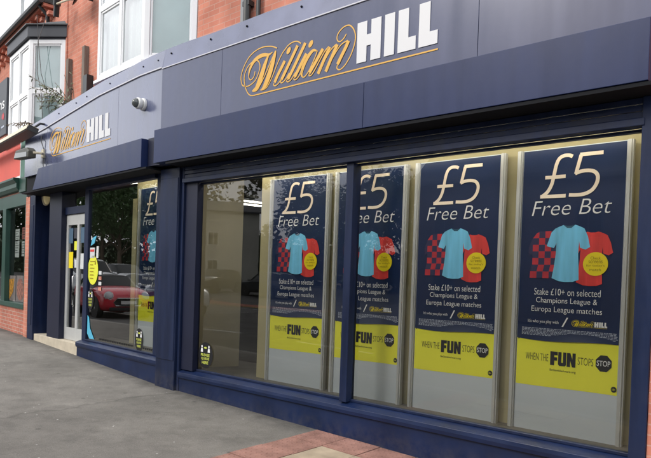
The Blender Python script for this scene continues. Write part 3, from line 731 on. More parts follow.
def copy_tree(o, parent=None):
    q = o.copy(); COL.objects.link(q)
    if parent is not None: q.parent = parent
    for ch in o.children: copy_tree(ch, q)
    return q
PX = [(-1.70, 'rightmost'), (-2.76, 'second'), (-3.80, 'third'), (-4.83, 'fourth')]
P_LAB = {0: 'navy free bet poster with three shirts, beside the right-hand blue end post',
         1: 'navy free bet poster with three shirts, between the mullion poster and the rightmost one',
         2: 'navy free bet poster whose left edge is hidden behind the thin blue mullion',
         3: 'navy free bet poster beside the dark gap, just left of the blue mullion',
         4: 'navy free bet poster in the smaller left window, cut off by the corner pillar'}
B_LAB = {0: 'yellow gambling warning banner under the poster beside the right-hand blue end post',
         1: 'yellow gambling warning banner second from the right end of the big window',
         2: 'yellow gambling warning banner crossed by the thin blue mullion',
         3: 'yellow gambling warning banner beside the dark gap, left of the blue mullion',
         4: 'yellow gambling warning banner in the smaller left window by the pillar'}
D_LAB = {0: 'grey display panel with silver rails nearest the right-hand blue end post',
         1: 'grey display panel with silver rails second from the right end of the big window',
         2: 'grey display panel with silver rails partly behind the thin blue mullion',
         3: 'grey display panel with silver rails beside the dark gap in the big window',
         4: 'grey display panel with silver rails inside the smaller left window'}
locs = [((x, .45, .285), 0) for x, _ in PX]
pl = F_left(-1.085, .46, .425); locs.append(((pl.x, pl.y, .425 - .02), -B1))
panel0 = poster0 = banner0 = None
for i, (l, rz) in enumerate(locs):
    if i == 0:
        panel0 = display_panel(l, rz, D_LAB[0]); poster0 = make_poster(l, rz, P_LAB[0]); banner0 = make_banner(l, rz, B_LAB[0])
    else:
        for src, lab in ((panel0, D_LAB), (poster0, P_LAB), (banner0, B_LAB)):
            q = copy_tree(src); q.location = l; q.rotation_euler = (0, 0, rz); q['label'] = lab[i]

# ================================================================== INTERIOR THINGS
def ceiling_light(p0, p1, label):
    p0, p1 = Vector(p0), Vector(p1); d = p1 - p0; L = d.length; a = math.atan2(d.y, d.x)
    t = thing('ceiling_light', label, 'ceiling light', p0, a, 'lit ceiling lights inside the shop')
    mb = MB(); mb.box(F_world, -.03, L+.03, -.07, .07, 0, .045); mb.build('housing', M['white_plastic'], t)
    mb = MB(); mb.box(F_world, 0, L, -.05, .05, -.02, -.001); mb.build('diffuser', M['lamp_on'], t)
ceiling_light((-9.77, 1.12, 3.14), (-9.10, 1.12, 3.14), 'lit white ceiling strip seen in the smaller left window, clear of the pillar')
ceiling_light((-8.82, 1.05, 3.14), (-8.1, 1.0, 3.14), 'lit white ceiling strip in the smaller left window, half hidden by the pillar')
ceiling_light((-7.64, 2.09, 3.14), (-7.60, 2.50, 3.14), 'topmost lit ceiling strip in the dark gap of the big window')
ceiling_light((-9.45, 3.75, 3.14), (-9.35, 4.35, 3.14), 'lit ceiling strip in the dark gap, right one of the lower pair')
ceiling_light((-9.92, 4.05, 3.14), (-9.80, 4.55, 3.14), 'lit ceiling strip in the dark gap, left one of the lower pair')
def strip_light(F, u0, u1, o, z, label, m):
    t = thing('strip_light', label, 'strip light', (0, 0, 0))
    mb = MB(); mb.box(F, u0 - .03, u1 + .03, o - .04, o + .04, z + .012, z + .05); mb.build('housing', M['white_plastic'], t)
    mb = MB(); mb.tube([F(u0, o, z), F(u1, o, z)], .016, 10); mb.build('tube', m, t)
strip_light(F_main, -6.0, -3.85, .20, 2.86, 'warm strip light at the head of the big window, left of the mullion', M['lamp_warm'])
strip_light(F_main, -3.6, -1.1, .20, 2.86, 'warm strip light at the head of the big window, right of the mullion', M['lamp_warm'])
strip_light(F_left, -1.7, -.4, .24, 3.0, 'unseen strip light added at the head of the smaller left window to brighten its poster', M['lamp_warm'])  # added lamp, out of view, brightening the poster in the smaller window
t = thing('gaming_machine', 'black gaming machine standing in the dark gap inside the big window', 'machine', (-6.42, 1.62, .17))
mb = MB(); mb.box(F_world, -.20, .22, 0, .45, 0, .86); mb.prism(lambda u, o, z: Vector((o, u, z)), [(0, .86), (.45, .86), (.45, 1.10), (.12, 1.10)], -.20, .22); mb.build('cabinet', M['machine'], t, bevel=.01)
mb = MB(); mb.box(F_world, -.14, .10, -.01, -.002, .62, .76); mb.build('label_plate', M['paper_dark'], t)

# ================================================================== STICKERS ON THE GLASS
def queue_sticker(F, u, z, label, tilt=1.0):
    t = thing('queue_sticker', label, 'sticker', F(u, .070, z), -B1 if F is F_left else 0, 'oval queue stickers on the windows')
    mb = MB(); mb.disc(F_world, 0, 0, .145*tilt, .165, 0, 40); mb.build('backing', M['ink'], t, fix=False)
    mb = MB()
    for i, txt in enumerate(('PLEASE', 'QUEUE', 'HERE')):
        w = (.085, .080, .062)[i]*tilt; zc = .005 - .048*i
        put_text(mb, F_world, txt, -w, w, zc - .018, zc + .018, -.003, fat=.012)
    mb.build('lettering', M['lime_ink'], t, fix=False)
    mb = MB()
    for s in (-1, 1):
        mb.disc(F_world, s*.068*tilt, .110, .014, .018, -.003, 12)
        mb.poly(F_world, [(s*.068*tilt - .022, .040), (s*.068*tilt + .022, .040), (s*.068*tilt + .016, .088), (s*.068*tilt - .016, .088)], -.0034)
    mb.build('figure_symbol', M['print_white'], t, fix=False)
    mb = MB(); mb.poly(F_world, [(-.03, .095), (-.015, .085), (.015, .085), (.03, .095), (.015, .108), (-.015, .108)], -.003); mb.build('arrow_symbol', M['lime_ink'], t, fix=False)
queue_sticker(F_main, -6.005, .535, 'black oval queue sticker low in the corner of the big window')
queue_sticker(F_left, -.735, .585, 'black oval queue sticker low on the left window near the corner pillar', .85)
queue_sticker(F_left, -2.36, 1.09, 'black oval queue sticker on the left window above the blue strip', .8)
def sticker(name, label, F, pts, o, m, extra=None, cat='sticker'):
    mb = MB(); mb.poly(F, pts, o); ob = tag(mb.build(name, m, None, fix=False), label, cat)
    if extra: extra(ob)
    return ob
def oval_extra(ob):
    mb = MB(); rnd = random.Random(2)
    for i in range(6):
        z = 1.70 - .055*i; mb.poly(F_left, [(-2.40, z), (-2.40 + rnd.uniform(.10, .17), z), (-2.40 + rnd.uniform(.10, .17), z+.016), (-2.40, z+.016)], .066)
    mb.poly(F_left, [(-2.24, 1.66), (-2.19, 1.66), (-2.21, 1.74)], .066); mb.build('print', M['disc_ink'], ob, fix=False)
sticker('oval_sticker', 'tall lime yellow oval sticker on the left window beside the door', F_left, [(-2.30 + .185*math.cos(a), 1.565 + .235*math.sin(a)) for a in [2*math.pi*k/36 for k in range(36)]], .070, M['yellow_sticker'], oval_extra)
sticker('blue_strip_sticker', 'bright blue slanted strip sticker at the bottom left of the left window', F_left, [(-2.45,.83),(-2.40,.80),(-2.345,.62),(-2.19,.455),(-2.36,.45),(-2.45,.53)], .070, M['blue_sticker'])
sticker('small_blue_sticker', 'small bright blue curled sticker high on the left window', F_left, [(-2.40,1.96),(-2.27,2.00),(-2.20,2.12),(-2.30,2.10),(-2.36,2.06)], .070, M['blue_sticker'])
def notice_extra(ob):
    mb = MB(); mb.poly(F_left, [(-2.405, 1.865), (-2.265, 1.865), (-2.265, 1.90), (-2.405, 1.90)], .066); mb.build('print', M['red_shirt'], ob, fix=False)
sticker('white_notice', 'small white notice with red heading above the yellow oval sticker', F_left, [(-2.42,1.76),(-2.25,1.76),(-2.25,1.93),(-2.42,1.93)], .070, M['paper'], notice_extra, 'notice')
sticker('tall_notice', 'narrow white notice right of the red-headed notice', F_left, [(-2.195,1.76),(-2.12,1.76),(-2.11,1.95),(-2.185,1.95)], .070, M['paper'], None, 'notice')
mb = MB()
for i in range(4):
    z = 1.50 - .085*i; mb.poly(F_left, [(-2.085, z), (-1.985, z), (-1.985, z+.055), (-2.085, z+.055)], .069, i % 2)
tag(mb.build('opening_hours_sticker', [M['paper'], M['food2']], None, fix=False), 'column of small square decals right of the yellow oval sticker', 'sticker')
mb = MB()
for k in range(30):
    u = -2.02 + k*.056
    if -.90 < u < -.62: continue
    mb.poly(F_left, [(u, .462), (u+.032, .462), (u+.032, .49), (u, .49)], .070)
tag(mb.build('dotted_strip', M['ink'], None, fix=False), 'dashed black manifestation strip along the foot of the left window', 'strip')
# papers on the door glass
for nm, lab, (a, b, c, d), m in (('door_notice', 'dark blue poster at the top of the door glass', (-3.345, -3.19, 2.02, 2.28), 'paper_blue'), ('door_notice', 'yellow notice in the middle of the door glass', (-3.13, -3.0, 1.90, 2.05), 'yellow_sticker'),
        ('door_notice', 'tall yellow notice at the left of the door glass', (-3.34, -3.17, 1.59, 1.87), 'disc'), ('door_notice', 'grey notice at the top right of the door glass', (-3.15, -3.0, 2.10, 2.28), 'paper_dark'),
        ('door_notice', 'blue poster on the narrow pane right of the door', (-2.88, -2.73, 2.02, 2.28), 'paper_blue'), ('door_notice', 'white notice on the narrow pane right of the door', (-2.87, -2.74, 1.58, 1.84), 'paper'),
        ('door_notice', 'white notice low on the door glass by the stile', (-3.10, -3.0, 1.60, 1.74), 'paper')):
    sticker(nm, lab, F_left, [(a, c), (b, c), (b, d), (a, d)], .108, M[m], None, 'notice')

# ================================================================== FITTINGS ON THE FRONT
t = thing('security_camera', 'white dome security camera fixed to the fascia near the corner', 'camera', F_left(-.47, -.10, 3.865))
d = F_left(0, -1, 0) - F_left(0, 0, 0)
mb = MB(); mb.lathe((0, 0, 0), d, [(0, .085), (.03, .085), (.04, .075)], 28); mb.build('base', M['white_plastic'], t, smooth=False, bevel=.004)
mb = MB(); mb.lathe((0, 0, 0), d, [(.04, .058), (.06, .075), (.10, .078), (.112, .070)], 28); mb.build('collar', M['white_plastic'], t, smooth=True)
mb = MB(); mb.lathe((0, 0, 0), d, [(.112, .064), (.135, .060), (.158, .046), (.172, .026), (.177, .004)], 28); mb.build('dome', M['dome'], t, smooth=True)

t = thing('floodlight', 'dark floodlight on a short arm at the left end of the fascia', 'floodlight', F_left(-4.05, -.10, 3.62))
o0 = F_left(-4.05, -.10, 3.62)
def FL(u, o, z): return F_left(u, o, z) - o0
mb = MB(); mb.prism(FL, [(-4.66, 3.545), (-3.93, 3.50), (-3.91, 3.62), (-4.02, 3.685), (-4.55, 3.69)], -.41, -.27); mb.build('housing', M['flood'], t, bevel=.015)
mb = MB(); mb.prism(FL, [(-4.60, 3.555), (-3.98, 3.518), (-3.98, 3.60), (-4.55, 3.64)], -.418, -.411); mb.build('lens', M['dome'], t)
mb = MB(); mb.tube([FL(-4.05, -.105, 3.62), FL(-3.90, -.2, 3.60), FL(-3.92, -.33, 3.59)], .022, 10); mb.box(FL, -4.10, -4.0, -.125, -.101, 3.55, 3.70); mb.build('bracket', M['cream'], t)
mb = MB(); mb.tube([FL(-4.02, -.11, 3.70), FL(-4.07, -.14, 3.85), FL(-4.16, -.105, 3.96)], .008, 6); mb.tube([FL(-4.02, -.11, 3.55), FL(-3.98, -.13, 3.42), FL(-4.0, -.105, 3.33)], .008, 6); mb.build('wire', M['cable'], t)

t = thing('bulkhead_lamp', 'oval cream bulkhead lamp inside the entrance recess', 'lamp', F_left(-4.50, .13, 2.89))
d = F_left(1, 0, 0) - F_left(0, 0, 0)
mb = MB(); bm_ = [(math.cos(a)*.07, math.sin(a)*.145) for a in [2*math.pi*k/28 for k in range(28)]]
nO = F_left(0, 1, 0) - F_left(0, 0, 0)
rings = []
for h, k in ((-.025, 1), (.015, 1), (.03, .96)): rings.append([d*h + nO*(x*k) + Vector((0, 0, z*k)) for x, z in bm_])
P = [q for r in rings for q in r]; n = 28
mb.add(P, [(i*n+k, i*n+(k+1) % n, (i+1)*n+(k+1) % n, (i+1)*n+k) for i in range(2) for k in range(n)] + [tuple(range(n)), tuple(2*n+k for k in range(n))])
mb.build('base', M['cream'], t)
mb = MB(); rings = []
for h, k in ((.03, .85), (.05, .80), (.065, .6), (.072, .3), (.073, .02)): rings.append([d*h + nO*(x*k) + Vector((0, 0, z*k)) for x, z in bm_])
P = [q for r in rings for q in r]
mb.add(P, [(i*n+k, i*n+(k+1) % n, (i+1)*n+(k+1) % n, (i+1)*n+k) for i in range(4) for k in range(n)] + [tuple(4*n+k for k in range(n))])
mb.build('cover', M['lamp_cover'], t, smooth=True)

t = thing('satellite_dish', 'dark round satellite dish with pale arm high on the brick wall', 'dish', F_left(-3.55, .48, 6.40))
o1 = F_left(-3.55, .48, 6.40)
def FD(u, o, z): return F_left(u, o, z) - o1
ax = (F_left(-.3, -1, .25) - F_left(0, 0, 0)).normalized()
mb = MB(); mb.lathe(FD(-3.50, .22, 6.40), ax, [(-.02, .02), (.0, .13), (.03, .185), (.05, .205), (.045, .195), (.02, .12), (.0, .02)], 36); mb.build('reflector', M['carglass'], t, smooth=True)
mb = MB(); mb.tube([FD(-3.55, .24, 6.36), FD(-3.9, .20, 6.43), FD(-4.45, .18, 6.50)], .018, 8); mb.build('arm', M['cream'], t)
mb = MB(); mb.lathe(FD(-4.40, .20, 6.52), F_left(-.35, .1, -.7) - F_left(0, 0, 0), [(-.14, .06), (.04, .07), (.05, .05), (.24, .05)], 16); mb.build('receiver', M['pipe'], t)
mb = MB(); mb.tube([FD(-3.50, .48, 6.40), FD(-3.50, .23, 6.40)], .025, 8); mb.build('wall_bracket', M['pipe'], t)

# ================================================================== NEIGHBOUR (takeaway with bay above)
nb = thing('takeaway_shop', 'takeaway shop with coral red signboard, green shopfront and white bay window above', 'shop', (0, 0, 0))
mb = MB(); mb.box(F_nb, -8, -.62, -.02, .10, 3.40, 4.12); sb = mb.build('signboard', M['red_sign'], nb)
mb = MB(); mb.box(F_nb, -8, -.60, -.035, .10, 4.125, 4.18); mb.box(F_nb, -8, -.60, -.035, .10, 3.345, 3.395); mb.box(F_nb, -.615, -.585, -.036, .10, 3.34, 4.185); mb.build('sign_border', M['upvc'], sb, bevel=.004)
mb = MB(); P = smooth_pts([(-2.62, 3.95), (-2.50, 4.0), (-2.42, 3.93), (-2.44, 3.82), (-2.56, 3.76), (-2.44, 3.72), (-2.38, 3.62)], 6); mb.ribbon(F_nb, P, [.05]*len(P), -.026)
mb.box(F_nb, -2.60, -2.34, -.028, -.021, 3.50, 3.58); mb.build('sign_emblem', M['dark_grey'], sb, fix=False)
mb = MB(); mb.box(F_nb, -.585, -.20, -.03, .15, 3.345, 4.20); mb.build('corbel', M['green_pale'], nb, bevel=.006)
mb = MB(); mb.prism(lambda u, o, z: F_nb(o, u, z), [(.10, 3.06), (-.06, 3.10), (-.10, 3.16), (-.10, 3.24), (-.16, 3.30), (-.16, 3.343), (.10, 3.343)], -8, -.60); mb.box(F_nb, -.60, -.16, -.05, .1, 3.05, 3.34)
mb.build('cornice', M['green'], nb, bevel=.005)
mb = MB(); mb.box(F_nb, -8, -.16, -.01, .16, 2.80, 3.06)
mb.box(F_nb, -1.86, -1.60, -.03, .10, .76, 2.80); mb.box(F_nb, -8, -.16, -.04, .10, .765, .86); mb.box(F_nb, -.24, -.16, -.02, .10, .86, 2.80); mb.box(F_nb, -4.2, -4.0, -.02, .10, .86, 2.80)
mb.build('shopfront_frame', M['green'], nb, bevel=.005)
mb = MB()
for a, b in ((-1.60, -.24), (-4.0, -1.86), (-8, -4.2)): mb.poly(F_nb, [(a, .86), (b, .86), (b, 2.80), (a, 2.80)], .06)
mb.build('window_pane', M['glass_nb'], nb, fix=False)
mb = MB(); mb.box(F_nb, -8, -.16, .0, .20, .1, .764); mb.build('brick_riser', M['brick2'], nb)
mb = MB(); mb.box(F_nb, -.158, .08, -.03, .25, .1, 2.93); mb.build('brick_pier', M['brick'], nb)
mb = MB(); mb.box(F_nb, -8, -.02, 2.2, 2.3, .1, 3.05); mb.box(F_nb, -8, -.02, .2, 2.3, .50, .55); mb.box(F_nb, -.06, -.02, .26, 2.2, .5, 3.05); mb.box(F_nb, -5.05, -5.0, .11, 2.2, .5, 3.05); mb.box(F_nb, -3.2, -2.9, 1.5, 2.1, .55, 1.6); mb.box(F_nb, -1.9, -.9, 1.7, 2.1, .55, 1.45); mb.box(F_nb, -8, -.02, .2, 2.3, 2.98, 3.03); mb.build('interior_wall', mat('nb_room', (.16, .15, .14), .8, .2), nb)
for lab, pts, m in (('triangular food poster hanging in the takeaway window', [(-1.92,1.30),(-1.20,1.34),(-1.28,1.08),(-1.56,.90),(-1.80,1.06)], 'food'), ('round meat plate poster in the takeaway window beside the brick pier', [(-.78+.25*math.cos(a), 1.13+.22*math.sin(a)) for a in [2*math.pi*k/24 for k in range(24)]], 'food2')):
    mb = MB(); mb.poly(F_nb, pts, .064); ob = tag(mb.build('food_poster', M[m], None, fix=False), lab, 'poster')
    mb = MB(); 
    xs = [p[0] for p in pts]; zs = [p[1] for p in pts]
    mb.poly(F_nb, [(min(xs)-.06, min(zs)-.03), (max(xs)+.06, min(zs)-.03), (max(xs)+.06, max(zs)+.06), (min(xs)-.06, max(zs)+.06)], .070); mb.build('backing', mat('poster_back', (.42, .34, .34), .6, .3, noise=(6, .3)), ob, fix=False)
for i, (u, z, w, h, m) in enumerate(((-1.22, 1.78, .30, .34, 'paper'), (-1.22, 2.14, .30, .22, 'paper'), (-.74, 1.80, .36, .30, 'paper'), (-.74, 2.14, .34, .24, 'red_shirt'))):
    lab = ['white price list, lower left of four in the takeaway window', 'white price list, upper left of four in the takeaway window', 'white price list, lower right of four in the takeaway window', 'red headed price list, upper right of four in the takeaway window'][i]
    mb = MB(); mb.poly(F_nb, [(u, z), (u+w, z), (u+w, z+h), (u, z+h)], .066); ob = tag(mb.build('price_list', M[m] if m == 'paper' else mat('pale_red_paper', (.5, .22, .2), .6, .3), None, fix=False), lab, 'notice', 'price lists in the takeaway window')
    mb = MB()
    for k in range(5): mb.poly(F_nb, [(u+.03, z+h-.05-.05*k), (u+w*(.6+.3*math.sin(k*2+i)**2), z+h-.05-.05*k), (u+w*(.6+.3*math.sin(k*2+i)**2), z+h-.040-.05*k), (u+.03, z+h-.040-.05*k)], .0635)
    mb.build('print', M['paper_dark'], ob, fix=False)
# upper floor
mb = MB(); mb.box(F_nb, -9, -1.72, WO, WO+.25, 3.3, 6.88); mb.box(F_nb, -1.72, .28, WO, WO+.25, 6.02, 6.88); mb.box(F_nb, .02, .30, WO-.001, WO+.25, 3.3, 6.02)
for r in range(3):                          # corbelled eaves courses
    for k in range(34):
        if (k + r) % 2 == 0: mb.box(F_nb, -7.9 + k*.222, -7.9 + k*.222 + .14, WO-.10 - .03*r, WO-.002, 6.56 + r*.10, 6.635 + r*.10)
mb.box(F_nb, -9, -.55, WO-.20, WO-.003, 6.84, 6.90)
mb.box(F_nb, -9, .1, .0, WO+.2, 3.0, 4.21)
mb.build('brick_wall', M['brick'], nb)
bayB = canted_bay(F_nb, 2.25, 1.72, .30, -.23, 0.0, WO, 4.10, 6.0, 5.0, nb)
mb = MB(); mb.plan(F_nb, [(-2.30, WO-.003), (-1.745, -.05), (-.275, -.05), (.29, WO-.003)], 6.035, 6.25); mb.plan(F_nb, [(-2.25, WO-.004), (-1.72, -.0), (-.30, -.0), (.23, WO-.004)], 6.001, 6.034); mb.build('bay_fascia', M['dark_grey'], bayB, bevel=.006)
mb = MB(); mb.plan(F_nb, [(-2.36, WO-.002), (-1.77, -.09), (-.25, -.09), (.34, WO-.002)], 6.251, 6.275)
mb.add([F_nb(-2.30, WO-.005, 6.276), F_nb(-1.75, -.05, 6.276), F_nb(-.27, -.05, 6.276), F_nb(.28, WO-.005, 6.276), F_nb(.15, WO-.005, 6.38), F_nb(-2.1, WO-.005, 6.38)], [(0, 1, 5), (1, 2, 4, 5), (2, 3, 4)]); mb.build('bay_roof', M['lead'], bayB, bevel=.004)
mb = MB(); mb.plan(F_nb, [(-2.24, WO-.006), (-1.71, .012), (-.31, .012), (.22, WO-.006)], 3.5, 4.04); mb.build('bay_base', M['upvc'], bayB)
mb = MB(); mb.tube([F_nb(-9, .24, 6.93), F_nb(-.50, .24, 6.93)], .065, 10); mb.box(F_nb, -9, -.52, .29, .48, 6.905, 6.93); mb.tube([F_nb(-.72, .26, 6.9), F_nb(-.66, .42, 6.7), F_nb(-.66, .44, 6.3)], .04, 8); gu = mb.build('gutter', M['pipe'], nb)
mb = MB(); mb.box(F_nb, -9, -.50, .215, .262, 6.995, 7.01); mb.build('gutter_lip', M['pipe_grey'], gu)
mb = MB(); mb.add([F_nb(-9, .30, 6.97), F_nb(-.45, .30, 6.97), F_nb(-.45, 4.0, 9.6), F_nb(-9, 4.0, 9.6)], [(0, 1, 2, 3)]); mb.build('roof', M['slate'], nb, fix=False)
# dormer on the roof
dm = bpy.data.objects.new('dormer', None); COL.objects.link(dm); dm.parent = nb
mb = MB()
def FDm(u, o, z): return F_nb(u, o, z)
mb.box(FDm, -3.55, -3.43, .62, .70, 7.15, 8.55); mb.box(FDm, -2.55, -2.43, .62, .70, 7.15, 8.55); mb.box(FDm, -3.43, -2.55, .62, .70, 8.43, 8.55); mb.box(FDm, -3.43, -2.55, .62, .70, 7.15, 7.27)
mb.box(FDm, -2.43, -2.35, .64, 2.2, 7.2, 8.55); mb.box(FDm, -3.63, -3.55, .64, 2.2, 7.2, 8.55); mb.build('frame', M['upvc'], dm)
mb = MB(); mb.poly(FDm, [(-3.43, 7.27), (-2.55, 7.27), (-2.55, 8.43), (-3.43, 8.43)], .66); mb.build('pane', M['upper_glass'], dm, fix=False)
mb = MB(); mb.box(FDm, -3.43, -2.55, .72, .74, 7.2, 8.5); mb.build('curtain', M['curtain'], dm)
mb = MB(); mb.prism(lambda u, o, z: FDm(u, o, z), [(-3.95, 8.56), (-2.05, 8.56), (-2.05, 8.68), (-2.99, 9.25), (-3.95, 8.68)], .25, 2.6); mb.build('dormer_roof', M['slate'], dm)

t = thing('trough_light', 'long dark trough light with cream stripe above the coral red signboard', 'light', F_nb(.3, -.1, 4.1))
ot = F_nb(.3, -.1, 4.1)
def FT(u, o, z): return F_nb(u, o, z) - ot
mb = MB(); mb.prism(lambda u, o, z: FT(o, u, z), [(-.34, 4.0), (-.16, 3.95), (-.14, 4.03), (-.30, 4.09)], -8, .92); mb.build('housing', M['pipe'], t, bevel=.004)
mb = MB(); mb.prism(lambda u, o, z: FT(o, u, z), [(-.352, 4.018), (-.345, 4.012), (-.312, 4.092), (-.32, 4.10)], -8, .93); mb.prism(lambda u, o, z: FT(o, u, z), [(-.30, 4.094), (-.292, 4.091), (-.14, 4.035), (-.14, 4.045)], -8, .93); mb.build('stripe', M['cream'], t)
mb = MB()
for u in (-4, -2, 0, .85): mb.tube([FT(u, -.22, 4.05), FT(u, -.10, 4.16), FT(u, .0, 4.16)], .02, 8)
mb.build('bracket', M['pipe'], t)

t = thing('charcoal_sign', 'charcoal hanging shop sign with white letters at the far left edge', 'sign', F_nb(-2.0, -.02, 4.9))
osn = F_nb(-2.0, -.02, 4.9)
def FS(u, o, z): return F_nb(u, o, z) - osn
mb = MB(); mb.box(FS, -4.2, -1.83, -.02, .03, 4.42, 5.62); mb.build('board', M['dark_grey'], t, bevel=.004)
mb = MB(); put_text(mb, FS, 'ns', -2.42, -1.96, 4.99, 5.16, -.026, fat=.01); mb.build('lettering', M['print_white'], t, fix=False)
mb = MB(); mb.poly(FS, [(-2.18, 4.80), (-2.02, 4.74), (-1.97, 4.82), (-2.03, 4.90), (-2.15, 4.87)], -.026); mb.build('red_mark', M['check_red'], t, fix=False)
mb = MB(); put_text(mb, FS, 'l', -2.36, -2.28, 4.55, 4.68, -.026); mb.box(FS, -2.2, -1.95, -.026, -.022, 4.58, 4.62); mb.build('small_print', M['fine_ink'], t, fix=False)

# cables down the bay
for i, pts in enumerate(([(.12, .20, 6.42), (.02, .08, 5.9), (-.06, .10, 5.35), (-.02, .18, 4.9), (.0, .2, 4.4)], [(-.02, .06, 6.40), (-.03, .10, 5.9), (.05, .14, 5.3), (.10, .25, 4.9), (.13, .3, 4.4)])):
    mb = MB(); mb.tube([F_nb(u + .0, o - .02, z) for u, o, z in pts], .006, 6)
    tag(mb.build('hanging_cable', M['cable'], None), ['thin grey cable hanging down the bay pane, left one of two', 'thin grey cable hanging down the bay pane, right one of two'][i], 'cable', 'cables down the bay window')

# buddleia growing behind the flashing
rnd = random.Random(11)
def sprig(mbs, mbl, p0, p1, sag, leaves, size):
    p0, p1 = Vector(p0), Vector(p1); pts = []
    for i in range(9):
        q = i/8; p = p0.lerp(p1, q); p.z += sag*math.sin(math.pi*q); pts.append(p)
    mbs.tube(pts, [.006*(1 - .7*i/8) + .0015 for i in range(9)], 6)
    for k in range(leaves):
        q = .25 + .75*k/leaves; i = min(int(q*8), 7); p = pts[i].lerp(pts[i+1], q*8 - i)
        for s in (-1, 1):
            d = Vector((rnd.uniform(-1, 1), rnd.uniform(-1, .3), rnd.uniform(-.9, .5))).normalized(); L = size*rnd.uniform(.6, 1.15)
            side = d.cross(Vector((rnd.uniform(-1, 1), rnd.uniform(-1, 1), 1))).normalized()*L*.17
            e = p + d*L; m_ = p + d*L*.45 + Vector((0, 0, -.01))
            mbl.add([p, m_ + side, e + Vector((0, 0, -L*.2)), m_ - side], [(0, 1, 2), (0, 2, 3)])
t = thing('buddleia', 'straggly buddleia plant growing from behind the flashing beside the bay', 'plant', F_left(-3.35, .15, 4.34))
ob_ = F_left(-3.35, .15, 4.34)
ms, ml = MB(), MB()
for (s, o, z, sg_, n_) in ((5.15, -.02, 5.30, .02, 9), (4.95, -.05, 5.02, .05, 14), (4.85, .0, 4.82, .06, 14), (4.55, -.05, 4.98, .10, 16), (4.75, .05, 4.62, .05, 12), (4.25, -.08, 4.86, .10, 15), (4.05, 0, 4.72, .05, 13), (4.45, -.1, 4.62, .08, 14), (3.75, -.05, 4.85, .02, 8), (3.45, .1, 5.12, .0, 5), (3.6, .05, 4.98, .0, 5), (4.3, .1, 4.5, .05, 10)):
    sprig(ms, ml, (0, 0, 0), F_left(-s, o, z) - ob_, sg_, int(n_*.8), .095)
ms.build('stem', M['stem'], t); ml.build('foliage', M['leaf'], t, fix=False)
t = thing('dead_weed', 'dry dead weed stems lying on the trough light', 'plant', F_left(-4.75, 0, 4.30))
ob_ = F_left(-4.75, 0, 4.30); ms, ml = MB(), MB()
for (s, o, z) in ((5.9, -.15, 4.42), (5.6, -.12, 4.36), (5.3, -.2, 4.33), (5.15, -.1, 4.28)): sprig(ms, ml, (0, 0, -.03), F_left(-s, o, z) - ob_, .04, 7, .09)
ms.build('stem', M['stem'], t); ml.build('foliage', M['stem'], t, fix=False)

# brick pier to the right of the shop
mb = MB(); mb.box(F_main, -.952, 3.0, -.03, .3, -.4, 4.0); tag(mb.build('neighbour_wall', M['brick'], None), 'sliver of red brick wall at the right edge beside the blue post', 'wall')

# ================================================================== GROUND
def sheet(name, x0, x1, nx, yf, m, dz=0.0, ny=6):
    mb = MB(); pts = []; fs = []
    for i in range(nx+1):
        x = x0 + (x1-x0)*i/nx; ya, yb = yf(x)
        for j in range(ny+1): pts.append((x, ya + (yb-ya)*j/ny, gz(x) + dz))
    for i in range(nx):
        for j in range(ny): fs.append((i*(ny+1)+j, (i+1)*(ny+1)+j, (i+1)*(ny+1)+j+1, i*(ny+1)+j+1))
    mb.add(pts, fs); return struct(mb.build(name, m, None, fix=False))
def front(x):                              # y of the building line at x
    if x > BX: return 0.
    xa = _s0.x
    if x > xa: return (BX - x)*math.tan(B1)
    return _s0.y + (xa - x)*math.tan(B2)
def kerb_y(x): return front(x) - 2.95
sheet('pavement', -45, 12, 114, lambda x: (kerb_y(x), front(x) + .6), M['pavement'])
sheet('road', -60, 40, 100, lambda x: (-70, kerb_y(x) + .02), M['road'], -.23, 30)
mb = MB(); mb.add([(-3000, -3000, -1.2), (3000, -3000, -1.2), (3000, 3000, -1.2), (-3000, 3000, -1.2)], [(0, 1, 2, 3)]); struct(mb.build('ground', mat('far_ground', (.09, .10, .06), .9, .2, noise=(.05, .3)), None, fix=False))
mb = MB(); k = 60; P_ = []  # added dark ring that blocks bright sky gaps in the mirrored view
for i in range(k+1):
    a = math.pi*.80 + math.pi*1.3*i/k; r_ = 150
    P_ += [(r_*math.cos(a), r_*math.sin(a), -1.3), ((r_+40)*math.cos(a), (r_+40)*math.sin(a), 11 + 3*math.sin(i*.7) + 1.5*math.sin(i*2.3))]
mb.add(P_, [(2*i, 2*i+2, 2*i+3, 2*i+1) for i in range(k)]); struct(mb.build('sky_blocking_ring', mat('sky_blocking_green', (.035, .055, .03), .9, .2, noise=(.08, .4)), None, fix=False))
mb = MB(); x = -45.
while x < 12:
    x1 = x + .90
    a, b = kerb_y(x), kerb_y(x1)
    mb.add([(x, a-.13, gz(x)-.24), (x1-.008, b-.13, gz(x1)-.24), (x1-.008, b, gz(x1)-.24), (x, a, gz(x)-.24), (x, a-.13, gz(x)+.004), (x1-.008, b-.13, gz(x1)+.004), (x1-.008, b, gz(x1)+.004), (x, a, gz(x)+.004)],
           [(0, 3, 2, 1), (4, 5, 6, 7), (0, 1, 5, 4), (2, 3, 7, 6), (0, 4, 7, 3), (1, 2, 6, 5)]); x = x1
struct(mb.build('kerb', M['kerb'], None, bevel=.01))
